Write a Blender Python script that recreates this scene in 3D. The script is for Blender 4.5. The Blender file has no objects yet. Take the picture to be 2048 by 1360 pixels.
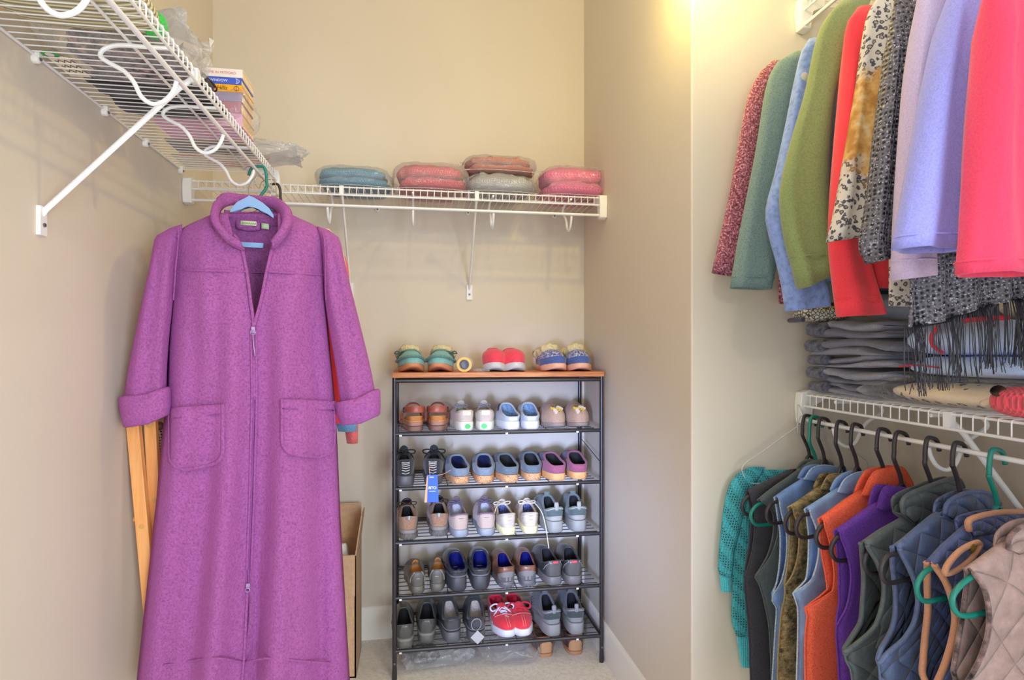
import bpy, bmesh, math, random
from mathutils import Vector as V, Matrix, noise
random.seed(7)
SC = bpy.context.scene
COL = SC.collection
PI = math.pi

# ---------------------------------------------------------------- camera
F, CX, HY, EYE = 1210.0, 1024.0, 703.0, 1.11      # focal length in px of the 2048 px wide frame, eye height
TH = math.atan(0.162); S_, C_ = math.sin(TH), math.cos(TH)
cam = bpy.data.cameras.new('camera'); cam_o = bpy.data.objects.new('camera', cam); COL.objects.link(cam_o)
cam.lens = 36.0 * F / 2048.0; cam.sensor_width = 36.0; cam.shift_y = (HY - 680.0) / 2048.0; cam.clip_start = 0.02
cam_o.location = (0, 0, EYE); cam_o.rotation_euler = (PI / 2, 0, -TH)
SC.camera = cam_o

# ---------------------------------------------------------------- world, lights, exposure
SC.view_settings.view_transform = 'Standard'; SC.view_settings.look = 'None'
SC.view_settings.gamma = 1.0; SC.view_settings.exposure = 0.0
SC.cycles.use_denoising = True
SC.cycles.max_bounces = 10; SC.cycles.diffuse_bounces = 8; SC.cycles.transparent_max_bounces = 24
SC.cycles.sample_clamp_indirect = 4.0
w = bpy.data.worlds.new('world'); SC.world = w; w.use_nodes = True
w.node_tree.nodes['Background'].inputs[0].default_value = (0.90, 0.96, 1.0, 1)
w.node_tree.nodes['Background'].inputs[1].default_value = 1.04

def lamp(name, kind, loc, energy, color, size=None, rot=None, size_y=None, spread=None):
    l = bpy.data.lights.new(name, kind); l.energy = energy; l.color = color
    if kind == 'AREA':
        l.size = size
        if size_y: l.shape = 'RECTANGLE'; l.size_y = size_y
        if spread: l.spread = spread
    elif size is not None:
        l.shadow_soft_size = size
    o = bpy.data.objects.new(name, l); COL.objects.link(o); o.location = loc
    if rot: o.rotation_euler = rot
    return o
lamp('ceiling_lamp', 'POINT', (0.12, 0.28, 2.45), 12, (1.0, 0.92, 0.77), 0.045)
lamp('added_fill', 'POINT', (-0.42, -0.20, 1.12), 10, (1.0, 0.98, 0.96), 0.08)  # fill light added near the camera to brighten walls and vests, no real fixture
lamp('corner_downlight', 'POINT', (0.622, 1.362, 2.12), 10.5, (1.0, 0.74, 0.20), 0.03)
lamp('doorway_daylight', 'AREA', (0.80, -1.0, 1.00), 9, (0.86, 0.93, 1.0), 0.7, (math.radians(86), 0, math.radians(27)), 1.5, math.radians(70))
lamp('low_daylight', 'AREA', (-0.45, -0.5, 0.75), 3.0, (0.45, 0.57, 1.0), 0.12, (math.radians(86), 0, math.radians(-19)), 0.4, math.radians(26))

# ---------------------------------------------------------------- pixel -> place (the 2048 x 1360 frame)
def ray(x, y):
    u = (x - CX) / F; v = (HY - y) / F
    return V((u * C_ + S_, -u * S_ + C_, v))
E0 = V((0, 0, EYE))
def atY(x, y, Y): r = ray(x, y); return E0 + r * (Y / r.y)
def atX(x, y, X): r = ray(x, y); return E0 + r * (X / r.x)
def atZ(x, y, Z): r = ray(x, y); return E0 + r * ((Z - EYE) / r.z)
def lerp(a, b, t): return a + (b - a) * t
def interp(tab, t):
    if t <= tab[0][0]: return tab[0][1]
    for (a, va), (b, vb) in zip(tab, tab[1:]):
        if t <= b: return va + (vb - va) * (t - a) / (b - a)
    return tab[-1][1]
def smooth_tab(tab, t):
    """Catmull-Rom through (t, value) pairs."""
    n = len(tab)
    if t <= tab[0][0]: return tab[0][1]
    if t >= tab[-1][0]: return tab[-1][1]
    for i in range(n - 1):
        if t <= tab[i + 1][0]:
            x0, y0 = tab[i]; x1, y1 = tab[i + 1]; h = x1 - x0
            m0 = (y1 - tab[i - 1][1]) / (x1 - tab[i - 1][0]) if i > 0 else (y1 - y0) / h
            m1 = (tab[i + 2][1] - y0) / (tab[i + 2][0] - x0) if i < n - 2 else (y1 - y0) / h
            s = (t - x0) / h
            return (2*s**3 - 3*s*s + 1)*y0 + (s**3 - 2*s*s + s)*h*m0 + (-2*s**3 + 3*s*s)*y1 + (s**3 - s*s)*h*m1
def spline(pts, n=8, closed=False):
    """Catmull-Rom through points."""
    out = []; m = len(pts); pts = [V(p) for p in pts]
    rng = range(m if closed else m - 1)
    for i in rng:
        p0 = pts[(i - 1) % m] if closed or i > 0 else pts[0]
        p1 = pts[i]; p2 = pts[(i + 1) % m]
        p3 = pts[(i + 2) % m] if closed or i + 2 < m else pts[-1]
        for k in range(n):
            t = k / n
            out.append(0.5 * ((2 * p1) + (p2 - p0) * t + (2*p0 - 5*p1 + 4*p2 - p3) * t*t + (3*p1 - p0 - 3*p2 + p3) * t**3))
    if not closed: out.append(pts[-1])
    return out
def nz(p, s=1.0, seed=0.0): return noise.noise(V((p[0] * s + seed, p[1] * s + seed * 1.7, p[2] * s - seed)))

# ---------------------------------------------------------------- materials
def lin(c):
    c = c / 255.0
    return c / 12.92 if c <= 0.04045 else ((c + 0.055) / 1.055) ** 2.4
def rgb(c): return (lin(c[0]), lin(c[1]), lin(c[2]), 1.0)
MATS = {}
class NT:
    def __init__(self, m):
        self.t = m.node_tree; self.n = self.t.nodes; self.b = self.n['Principled BSDF']; self.tc = None
    def add(self, kind, **kw):
        x = self.n.new(kind)
        for k, v in kw.items():
            if k.startswith('i_'):
                x.inputs[k[2:].replace('_', ' ')].default_value = v
            else: setattr(x, k, v)
        return x
    def link(self, a, b): self.t.links.new(a, b)
    def coord(self, which='Object', scale=(1, 1, 1), rot=(0, 0, 0)):
        if self.tc is None: self.tc = self.add('ShaderNodeTexCoord')
        mp = self.add('ShaderNodeMapping'); mp.inputs['Scale'].default_value = scale; mp.inputs['Rotation'].default_value = rot
        self.link(self.tc.outputs[which], mp.inputs['Vector']); return mp.outputs[0]
    def math(self, op, a, b=None, c=None):
        x = self.add('ShaderNodeMath', operation=op)
        for i, q in enumerate((a, b, c)):
            if q is None: continue
            if hasattr(q, 'is_output'): self.link(q, x.inputs[i])
            else: x.inputs[i].default_value = q
        return x.outputs[0]
    def ramp(self, fac, stops, interp='LINEAR'):
        r = self.add('ShaderNodeValToRGB'); cr = r.color_ramp; cr.interpolation = interp
        while len(cr.elements) < len(stops): cr.elements.new(0.5)
        for e, (p, c) in zip(cr.elements, stops):
            e.position = p; e.color = rgb(c) if len(c) == 3 and max(c) > 1.001 else (*c[:3], 1)
        if fac is not None: self.link(fac, r.inputs[0])
        return r.outputs[0]
    def mix(self, fac, a, b, mode='MIX'):
        x = self.add('ShaderNodeMix', data_type='RGBA', blend_type=mode)
        for i, q in ((0, fac), (6, a), (7, b)):
            if hasattr(q, 'is_output'): self.link(q, x.inputs[i])
            elif i == 0: x.inputs[0].default_value = q
            else: x.inputs[i].default_value = rgb(q)
        return x.outputs[2]
    def bump(self, h, strength=0.3, dist=0.002, normal=None):
        b = self.add('ShaderNodeBump'); b.inputs['Strength'].default_value = strength; b.inputs['Distance'].default_value = dist
        self.link(h, b.inputs['Height'])
        if normal is not None: self.link(normal, b.inputs['Normal'])
        self.link(b.outputs[0], self.b.inputs['Normal']); return b.outputs[0]
    def noise(self, co, scale, detail=3, rough=0.5, out=0):
        x = self.add('ShaderNodeTexNoise'); x.inputs['Scale'].default_value = scale; x.inputs['Detail'].default_value = detail
        x.inputs['Roughness'].default_value = rough; self.link(co, x.inputs['Vector']); return x.outputs[out]
    def color(self, c): self.link(c, self.b.inputs['Base Color'])
def new_mat(name):
    m = bpy.data.materials.new(name); m.use_nodes = True; MATS[name] = m
    return m, NT(m)
def plain(name, c, rough=0.5, metal=0.0, coat=0.0, spec=None, emit=0):
    if name in MATS: return MATS[name]
    m, n = new_mat(name)
    n.b.inputs['Base Color'].default_value = rgb(c); n.b.inputs['Roughness'].default_value = rough
    n.b.inputs['Metallic'].default_value = metal; n.b.inputs['Coat Weight'].default_value = coat
    if spec is not None: n.b.inputs['Specular IOR Level'].default_value = spec
    return m
def shade(c, k): return tuple(max(0, min(255, v * k)) for v in c)
def fabric(name, c, scale=260, bump=0.35, var=0.12, rough=0.9, sheen=0.25, dist=0.002, co='Object', c2=None, big=6):
    """Woven or brushed cloth: fine noise for the nap, a little colour mottling."""
    if name in MATS: return MATS[name]
    m, n = new_mat(name)
    o = n.coord(co)
    f = n.noise(o, scale, 3, 0.6); g = n.noise(o, big, 2)
    col = n.ramp(f, [(0.3, shade(c, 1 - var * 1.6)), (0.5, c), (0.72, shade(c if c2 is None else c2, 1 + var))])
    col = n.mix(n.math('MULTIPLY', g, 0.25), col, shade(c, 1 - var))
    n.color(col); n.bump(f, bump, dist)
    n.b.inputs['Roughness'].default_value = rough; n.b.inputs['Sheen Weight'].default_value = sheen
    n.b.inputs['Specular IOR Level'].default_value = 0.2
    return m
def leather(name, c, rough=0.4, bump=0.12, scale=160, var=0.1):
    if name in MATS: return MATS[name]
    m, n = new_mat(name)
    o = n.coord('Object'); f = n.noise(o, scale, 4, 0.6); g = n.noise(o, 18, 3)
    n.color(n.ramp(g, [(0.3, shade(c, 1 - var * 2)), (0.6, c), (0.8, shade(c, 1 + var))]))
    n.bump(f, bump, 0.001); n.b.inputs['Roughness'].default_value = rough
    return m
def knit(name, c, freq=180, axis='UV', bump=0.6, c2=None, rot=0.0, dist=0.003, sheen=0.2):
    """Ribbed knit: wave rows over UV (metres) with a cross wave."""
    if name in MATS: return MATS[name]
    m, n = new_mat(name)
    o = n.coord(axis, rot=(0, 0, rot))
    w1 = n.add('ShaderNodeTexWave', bands_direction='X'); w1.inputs['Scale'].default_value = freq / 6.2832 * 1.0; w1.inputs['Distortion'].default_value = 1.2
    w1.inputs['Detail Scale'].default_value = 3
    w2 = n.add('ShaderNodeTexWave', bands_direction='Y'); w2.inputs['Scale'].default_value = freq / 6.2832 * 1.2; w2.inputs['Distortion'].default_value = 1.2
    n.link(o, w1.inputs['Vector']); n.link(o, w2.inputs['Vector'])
    h = n.math('ADD', n.math('MULTIPLY', w1.outputs['Fac'], 0.7), n.math('MULTIPLY', w2.outputs['Fac'], 0.4))
    n.color(n.ramp(h, [(0.1, shade(c, 0.86)), (0.5, c), (1.0, shade(c2 or c, 1.15))]))
    n.bump(h, bump, dist); n.b.inputs['Roughness'].default_value = 0.9; n.b.inputs['Sheen Weight'].default_value = sheen
    n.b.inputs['Specular IOR Level'].default_value = 0.2
    return m
def film(name='clear_film', tint=(255, 255, 255), gloss=0.16, haze=0.03, hazecol=(235, 238, 245)):
    """Thin clear plastic: mostly transparent, sharp reflections along its creases, a faint milky haze."""
    if name in MATS: return MATS[name]
    m = bpy.data.materials.new(name); m.use_nodes = True; MATS[name] = m
    t = m.node_tree; nn = t.nodes; nn.remove(nn['Principled BSDF']); out = nn['Material Output']
    tr = nn.new('ShaderNodeBsdfTransparent'); tr.inputs[0].default_value = rgb(tint)
    gl = nn.new('ShaderNodeBsdfGlossy'); gl.inputs['Roughness'].default_value = 0.08
    df = nn.new('ShaderNodeBsdfDiffuse'); df.inputs[0].default_value = rgb(hazecol)
    tc = nn.new('ShaderNodeTexCoord'); no = nn.new('ShaderNodeTexNoise'); no.inputs['Scale'].default_value = 22; no.inputs['Detail'].default_value = 4
    no.inputs['Distortion'].default_value = 1.5
    bp = nn.new('ShaderNodeBump'); bp.inputs['Strength'].default_value = 0.9; bp.inputs['Distance'].default_value = 0.012
    t.links.new(tc.outputs['Object'], no.inputs['Vector']); t.links.new(no.outputs[0], bp.inputs['Height'])
    t.links.new(bp.outputs[0], gl.inputs['Normal'])
    lw = nn.new('ShaderNodeLayerWeight'); lw.inputs[0].default_value = 0.35; t.links.new(bp.outputs[0], lw.inputs['Normal'])
    mr = nn.new('ShaderNodeMath'); mr.operation = 'MULTIPLY_ADD'; mr.inputs[1].default_value = 0.14; mr.inputs[2].default_value = gloss * 0.30
    t.links.new(lw.outputs['Fresnel'], mr.inputs[0])
    m1 = nn.new('ShaderNodeMixShader'); t.links.new(mr.outputs[0], m1.inputs[0]); t.links.new(tr.outputs[0], m1.inputs[1]); t.links.new(gl.outputs[0], m1.inputs[2])
    hz = nn.new('ShaderNodeMath'); hz.operation = 'MULTIPLY_ADD'; hz.inputs[1].default_value = 0.30; hz.inputs[2].default_value = haze; t.links.new(lw.outputs['Fresnel'], hz.inputs[0])
    m2 = nn.new('ShaderNodeMixShader'); t.links.new(hz.outputs[0], m2.inputs[0])
    t.links.new(m1.outputs[0], m2.inputs[1]); t.links.new(df.outputs[0], m2.inputs[2]); t.links.new(m2.outputs[0], out.inputs[0])
    return m

# ---------------------------------------------------------------- mesh building
class MB:
    def __init__(self): self.v = []; self.f = []; self.uv = []; self.mi = []
    def vert(self, p, uv=(0, 0)): self.v.append(tuple(p)); self.uv.append(uv); return len(self.v) - 1
    def face(self, ids, mi=0): self.f.append(tuple(ids)); self.mi.append(mi)
    def grid(self, P, cu=False, cv=False, uv=None, mi=0):
        """P[i][j]: rows i (cu closes them), columns j (cv closes them)."""
        nu, nv = len(P), len(P[0]); b = len(self.v)
        for i in range(nu):
            for j in range(nv):
                self.vert(P[i][j], uv[i][j] if uv else (0, 0))
        for i in range(nu if cu else nu - 1):
            for j in range(nv if cv else nv - 1):
                i2, j2 = (i + 1) % nu, (j + 1) % nv
                self.face((b + i*nv + j, b + i*nv + j2, b + i2*nv + j2, b + i2*nv + j), mi)
        return b
    def autogrid(self, P, cu=False, cv=False, mi=0):
        """grid with UVs in metres along its rows and columns."""
        uv = []; vv = 0.0
        for i, row in enumerate(P):
            if i: vv += (V(row[len(row)//2]) - V(P[i-1][len(row)//2])).length
            r = []; uu = 0.0
            for j, p in enumerate(row):
                if j: uu += (V(p) - V(row[j-1])).length
                r.append((uu, vv))
            uv.append(r)
        return self.grid(P, cu, cv, uv, mi)
    def cap(self, ring, mi=0):
        c = sum((V(p) for p in ring), V((0, 0, 0))) / len(ring)
        b = len(self.v)
        for p in ring: self.vert(p)
        k = self.vert(c); n = len(ring)
        for i in range(n): self.face((b + i, b + (i + 1) % n, k), mi)
    def tube(self, path, r, n=8, closed=False, caps=True, flat=None, mi=0, up=None):
        """r: a number or one per point; flat = (a, b) scales the section along its two axes."""
        path = [V(p) for p in path]; m = len(path)
        rr = r if isinstance(r, (list, tuple)) else [r] * m
        T = []
        for i in range(m):
            a = path[(i - 1) % m] if closed or i > 0 else path[0]
            b = path[(i + 1) % m] if closed or i < m - 1 else path[-1]
            d = b - a; T.append(d.normalized() if d.length > 1e-9 else V((0, 0, 1)))
        u = V(up) if up else V((0, 0, 1))
        if abs(T[0].dot(u.normalized())) > 0.95: u = V((1, 0, 0)) if not up else V((0, 1, 0))
        a = (u - T[0] * u.dot(T[0])).normalized(); rows = []; fa, fb = flat or (1, 1)
        for i in range(m):
            a = a - T[i] * a.dot(T[i]); a = a.normalized() if a.length > 1e-9 else T[i].orthogonal().normalized()
            bb = T[i].cross(a)
            rows.append([path[i] + a * (math.cos(2*PI*k/n) * rr[i] * fa) + bb * (math.sin(2*PI*k/n) * rr[i] * fb) for k in range(n)])
        self.grid(rows, cu=closed, cv=True, mi=mi)
        if caps and not closed:
            self.cap(rows[0][::-1], mi); self.cap(rows[-1], mi)
    def box(self, c, s, rot=None, mi=0):
        c = V(c); hx, hy, hz = s[0]/2, s[1]/2, s[2]/2; R = rot or Matrix.Identity(3)
        q = [c + R @ V((sx*hx, sy*hy, sz*hz)) for sx in (-1, 1) for sy in (-1, 1) for sz in (-1, 1)]
        b = len(self.v)
        for p in q: self.vert(p)
        for fc in ((0,1,3,2), (4,6,7,5), (0,4,5,1), (2,3,7,6), (0,2,6,4), (1,5,7,3)): self.face([b + i for i in fc], mi)
    def lathe(self, prof, c, ax=(0, 0, 1), n=20, mi=0, caps=True):
        ax = V(ax).normalized(); a = ax.orthogonal().normalized(); b = ax.cross(a); c = V(c)
        rows = [[c + ax * z + (a * math.cos(2*PI*k/n) + b * math.sin(2*PI*k/n)) * r for k in range(n)] for r, z in prof]
        self.grid(rows, cv=True, mi=mi)
        if caps: self.cap(rows[0][::-1], mi); self.cap(rows[-1], mi)
    def prism(self, outline, d, mi=0):
        """closed outline of points extruded by the vector d."""
        d = V(d); A = [V(p) for p in outline]; B = [p + d for p in A]
        self.grid([A, B], cv=True, mi=mi); self.cap(A[::-1], mi); self.cap(B, mi)
    def build(self, name, mat, parent=None, smooth=True, sub=0, solid=0.0, bevel=0.0, angle=40, weld=True, offset=0.0):
        me = bpy.data.meshes.new(name); me.from_pydata(self.v, [], self.f); 
        uvl = me.uv_layers.new(name='UVMap')
        vi = [0] * len(me.loops); me.loops.foreach_get('vertex_index', vi)
        uvl.data.foreach_set('uv', [x for i in vi for x in self.uv[i]])
        for m in (mat if isinstance(mat, (list, tuple)) else [mat]): me.materials.append(m)
        if any(self.mi): me.polygons.foreach_set('material_index', self.mi)
        bm = bmesh.new(); bm.from_mesh(me)
        if weld: bmesh.ops.remove_doubles(bm, verts=bm.verts, dist=2e-5)
        bmesh.ops.recalc_face_normals(bm, faces=bm.faces)
        bm.to_mesh(me); bm.free()
        if smooth:
            me.polygons.foreach_set('use_smooth', [True] * len(me.polygons))
            if sub == 0 and angle < 180: me.set_sharp_from_angle(angle=math.radians(angle))
        o = bpy.data.objects.new(name, me); COL.objects.link(o)
        if parent: o.parent = parent
        if solid:
            s = o.modifiers.new('solidify', 'SOLIDIFY'); s.thickness = solid; s.offset = offset
        if bevel:
            s = o.modifiers.new('bevel', 'BEVEL'); s.width = bevel; s.segments = 2; s.limit_method = 'ANGLE'
        if sub:
            s = o.modifiers.new('subsurf', 'SUBSURF'); s.levels = sub; s.render_levels = sub
        return o
def tag(o, label=None, cat=None, group=None, kind=None):
    if label: o['label'] = label
    if cat: o['category'] = cat
    if group: o['group'] = group
    if kind: o['kind'] = kind
    return o
def thing(name, label, cat, loc=(0, 0, 0), rotz=0.0, group=None):
    o = bpy.data.objects.new(name, None); COL.objects.link(o); o.empty_display_size = 0.05
    o.location = loc; o.rotation_euler = (0, 0, rotz)
    return tag(o, label, cat, group)
def text_obj(name, body, size, mat, parent, M, depth=0.0002, align='CENTER', shear=0.0, bold=0.0):
    """lettering as a mesh of its own."""
    c = bpy.data.curves.new(name, 'FONT'); c.body = body; c.size = size; c.align_x = align; c.align_y = 'CENTER'; c.extrude = depth; c.shear = shear; c.offset = bold
    tmp = bpy.data.objects.new(name, c); COL.objects.link(tmp); bpy.context.view_layer.update()
    me = bpy.data.meshes.new_from_object(tmp.evaluated_get(bpy.context.evaluated_depsgraph_get())); bpy.data.objects.remove(tmp); bpy.data.curves.remove(c)
    me.materials.clear(); me.materials.append(mat); o = bpy.data.objects.new(name, me); COL.objects.link(o); o.parent = parent; o.matrix_local = M
    return o
def frame(origin, x, z):
    """4x4 whose X axis is x and Z axis is z (text faces +Z)."""
    x = V(x).normalized(); z = V(z).normalized(); y = z.cross(x).normalized()
    return Matrix(((x.x, y.x, z.x, origin[0]), (x.y, y.y, z.y, origin[1]), (x.z, y.z, z.z, origin[2]), (0, 0, 0, 1)))

# ---------------------------------------------------------------- the room
XL, XA, XR, YB, YF, CEIL = -0.739, 0.688, 1.25, 2.40, 1.428, 2.75
def wall_mat():
    m, n = new_mat('wall_paint')
    o = n.coord('Object'); f = n.noise(o, 90, 4, 0.6); g = n.noise(o, 1.5, 2)
    n.color(n.ramp(g, [(0.3, (213, 205, 190)), (0.7, (219, 211, 197))])); n.bump(f, 0.08, 0.002)
    n.b.inputs['Roughness'].default_value = 0.62; n.b.inputs['Specular IOR Level'].default_value = 0.35
    return m
WALL = wall_mat()
def carpet_mat():
    m, n = new_mat('carpet')
    o = n.coord('Object'); f = n.noise(o, 210, 4, 0.7); g = n.noise(o, 55, 3, 0.6)
    n.color(n.mix(0.45, n.ramp(f, [(0.35, (206, 200, 194)), (0.5, (240, 236, 230)), (0.66, (252, 250, 246))]), n.ramp(g, [(0.38, (222, 216, 208)), (0.6, (250, 246, 240))])))
    n.bump(n.math('ADD', f, n.math('MULTIPLY', g, 0.6)), 0.5, 0.006); n.b.inputs['Roughness'].default_value = 1.0; n.b.inputs['Specular IOR Level'].default_value = 0.1
    return m
TRIM = plain('white_trim', (238, 236, 230), 0.4)
def struct(name, mb, mat, **kw):
    o = mb.build(name, mat, **kw); o['kind'] = 'structure'; return o
Y0 = -0.45
m = MB(); m.box((XL - 0.05, (Y0 + YB + 0.1) / 2, CEIL / 2), (0.1, YB + 0.1 - Y0, CEIL)); struct('wall_left', m, WALL)
m = MB(); m.box(((XL + XA) / 2, YB + 0.05, CEIL / 2), (XA - XL, 0.1, CEIL)); struct('wall_back', m, WALL)
m = MB(); m.box(((XA + 1.40) / 2, (YF + YB + 0.1) / 2, CEIL / 2), (1.40 - XA, YB + 0.1 - YF, CEIL)); struct('wall_alcove', m, WALL, bevel=0.004)
m = MB(); m.box((XR + 0.075, (Y0 + YF) / 2, CEIL / 2), (0.15, YF - Y0, CEIL)); struct('wall_right', m, WALL)
m = MB(); m.box((0.33, (Y0 + YB) / 2, -0.05), (2.14, YB - Y0, 0.1)); struct('floor', m, carpet_mat())
m = MB(); m.box((0.33, (Y0 + YB + 0.1) / 2, CEIL + 0.05), (2.34, YB + 0.1 - Y0, 0.1)); struct('ceiling', m, plain('ceiling_paint', (240, 236, 228), 0.8))
BH, BT = 0.125, 0.014
def skirting(name, a, b, nrm):
    a, b, nrm = V(a), V(b), V(nrm); m = MB()
    prof = [(0, 0), (BT, 0), (BT, BH - 0.012), (BT * 0.6, BH - 0.003), (BT * 0.35, BH), (0, BH)]
    P = [[p + nrm * d + V((0, 0, h)) for d, h in prof] for p in (a, b)]
    m.grid(P, cv=True); m.cap(P[0]); m.cap(P[1][::-1]); struct(name, m, TRIM, angle=50)
skirting('baseboard_left', (XL, Y0, 0), (XL, YB, 0), (1, 0, 0))
skirting('baseboard_back', (XL + BT, YB, 0), (XA - BT, YB, 0), (0, -1, 0))
skirting('baseboard_alcove', (XA, YF - BT, 0), (XA, YB, 0), (-1, 0, 0))
skirting('baseboard_facing', (XA, YF, 0), (XR - BT, YF, 0), (0, -1, 0))
skirting('baseboard_right', (XR, Y0, 0), (XR, YF, 0), (-1, 0, 0))
# ---------------------------------------------------------------- wire shelves
WIRE = plain('white_wire', (236, 238, 240), 0.35)
PLAS = plain('white_plastic', (240, 240, 236), 0.4)
SCREW = plain('screw', (120, 122, 128), 0.35, 0.8)
def wire_shelf(name, label, org, along, out, L, D, hooks=(), braces=(), clips=(), caps=(), rod=True, tilt=0.0, pitch=0.0235, rodrange=None, group=None):
    """org: the rear wire's start on the wall; along: its run; out: from the wall into the room."""
    t = thing(name, label, 'shelf', org, 0, group)
    al, ou, up = V(along), V(out), V((0, 0, 1))
    W = lambda l, s, z: al * l + ou * s + up * (z - tilt * l)
    m = MB(); n = int(L / pitch)
    for i in range(n + 1):
        l = i * L / n
        m.tube([W(l, 0.004, 0.003), W(l, D - 0.004, 0.003), W(l, D + 0.001, 0.001), W(l, D + 0.002, -0.004), W(l, D + 0.002, -0.028)], 0.00145, 5)
    m.build('wire_deck', WIRE, t)
    m = MB()
    for s, z, r in ((0.004, -0.001, 0.003), (D * 0.72, -0.002, 0.003), (D - 0.002, -0.001, 0.0026), (D + 0.0045, -0.0285, 0.003)):
        m.tube([W(0, s, z), W(L, s, z)], r, 8)
    m.build('rail_wire', WIRE, t)
    if rod:
        a, b = rodrange or (0, L)
        m = MB(); m.tube([W(a, D + 0.001, -0.064), W(b, D + 0.001, -0.064)], 0.0048, 10); m.build('hanging_rod', WIRE, t)
    for l in hooks:
        pr = [(D - 0.004, -0.009), (D - 0.05, -0.0095), (D - 0.10, -0.010), (D - 0.125, -0.020), (D - 0.13, -0.034), (D - 0.112, -0.046), (D - 0.09, -0.058), (D - 0.073, -0.078), (D - 0.06, -0.104), (D - 0.04, -0.116), (D - 0.018, -0.108), (D - 0.004, -0.088), (D + 0.001, -0.071)]
        m = MB(); m.tube(spline([W(l, s, z) for s, z in pr], 5), 0.0042, 8); m.build('rod_hook', WIRE, t)
    for l in braces:
        m = MB(); h = 0.31
        m.tube([W(l, D - 0.002, -0.012), W(l, D - 0.03, -0.035), W(l, 0.012, -h + 0.012), W(l, 0.004, -h)], 0.0062, 10, flat=(1, 0.72))
        m.box(W(l, 0.004, -h - 0.012), V((abs(al.x) * 0.022 + abs(ou.x) * 0.008, abs(al.y) * 0.022 + abs(ou.y) * 0.008, 0.058)))
        m.box(W(l, D - 0.002, -0.012), (0.014, 0.014, 0.03))
        b = m.build('support_brace', WIRE, t)
        m = MB(); m.lathe([(0.004, 0), (0.004, 0.003), (0.001, 0.004)], W(l, 0.008, -h - 0.02), ou, 10); m.build('screw', SCREW, b)
    for l in clips:
        m = MB(); m.lathe([(0.009, 0), (0.009, 0.010), (0.006, 0.013)], W(l, 0.0, -0.008), ou, 12)
        m.box(W(l, 0.008, 0.001), (0.012, 0.012, 0.012)); c = m.build('wall_clip', PLAS, t, bevel=0.001)
        m = MB(); m.lathe([(0.0035, 0), (0.0035, 0.002)], W(l, 0.0131, -0.008), ou, 8); m.build('screw', SCREW, c)
    for l, d in caps:     # moulded end bracket: a curved shell round the lip and the rod, screwed to the end wall
        prof = [(D - 0.055, 0.012), (D - 0.01, 0.012), (D + 0.012, 0.006), (D + 0.016, -0.03), (D + 0.011, -0.074), (D - 0.012, -0.078), (D - 0.02, -0.03), (D - 0.055, -0.012)]
        A = [W(l, s, z) for s, z in prof]
        m = MB(); m.prism(A, al * (d * 0.028)); c = m.build('end_bracket', PLAS, t, bevel=0.003)
        m = MB(); m.lathe([(0.004, 0), (0.004, 0.002)], W(l + d * 0.015, D - 0.045, 0.012), up, 10); m.build('screw', SCREW, c)
    return t
SZ = EYE + 0.583          # left shelf
BZ = EYE + 0.556          # back shelf
DEP = 0.293
hk = [atX(*p, XL + DEP - 0.05).y for p in ((200, 80), (325, 215), (425, 305), (485, 365))]
wire_shelf('wire_shelf', 'white wire shelf along the left wall above the purple robe', (XL, 0.30, SZ), (0, 1, 0), (1, 0, 0), 1.79, DEP,
           hooks=[y - 0.30 for y in (0.93, 1.235, 1.52, 1.80)], braces=[1.345 - 0.30], caps=[(1.789, -1)], clips=[atX(x, y, XL).y - 0.30 for x, y in ((66, 122), (205, 228), (287, 291), (358, 346))])
wire_shelf('wire_shelf', 'white wire shelf on the back wall holding bagged knitwear', (XL, YB, BZ), (1, 0, 0), (0, -1, 0), XA - XL, DEP,
           hooks=[atY(x, 440, 2.12).x - XL for x in (656, 826, 986, 1141)], braces=[atY(684, 420, 2.12).x - XL, atY(953, 420, 2.12).x - XL], caps=[(0.001, 1), (XA - XL - 0.001, -1)],
           clips=[0.25, 0.6, 0.95, 1.3])
RZ = EYE - 0.110          # lower right shelf
UZ = EYE + 0.897          # upper right shelf
DR = XR - 0.985
wire_shelf('wire_shelf', 'lower white wire shelf on the right wall holding folded clothes', (XR, YF, RZ), (0, -1, 0), (-1, 0, 0), 1.25, DR,
           hooks=[0.13, 0.40, 0.72], braces=[YF - 0.985], caps=[(0.001, 1)], tilt=0.012, clips=[0.2, 0.6, 1.0])
wire_shelf('wire_shelf', 'upper white wire shelf on the right wall above the hanging jackets', (XR, YF, UZ), (0, -1, 0), (-1, 0, 0), 1.25, DR,
           hooks=[0.2, 0.62], caps=[(0.001, 1)], clips=[0.3, 0.9])

# ---------------------------------------------------------------- shoe rack
RACKM = plain('rack_metal', (74, 74, 80), 0.32, 0.75)
def rack_wood():
    m, n = new_mat('rack_wood')
    o = n.coord('Object', (3, 30, 30)); f = n.noise(o, 3.0, 5, 0.6); g = n.noise(n.coord('Object'), 240, 2)
    n.color(n.mix(n.math('MULTIPLY', g, 0.3), n.ramp(f, [(0.3, (168, 98, 52)), (0.5, (208, 134, 82)), (0.7, (228, 160, 106))]), (150, 90, 50)))
    n.b.inputs['Roughness'].default_value = 0.5
    return m
RY0, RY1 = 2.085, 2.375
RX0 = atY(789, 900, RY0).x; RX1 = atY(1203, 900, RY0).x
TOPZ = EYE - 0.072
TIERS = [EYE + z for z in (-0.281, -0.466, -0.650, -0.836, -1.016)]
rk = thing('shoe_rack', 'dark metal shoe rack with a wooden top and five wire tiers', 'shoe rack', ((RX0 + RX1) / 2, (RY0 + RY1) / 2, 0))
ox, oy = rk.location.x, rk.location.y
def RK(x, y, z): return V((x - ox, y - oy, z))
m = MB(); m.box(RK((RX0 + RX1) / 2, (RY0 + RY1) / 2, TOPZ - 0.0085), (RX1 - RX0 + 0.016, RY1 - RY0 + 0.016, 0.017)); m.build('top_board', rack_wood(), rk, bevel=0.001)
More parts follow.
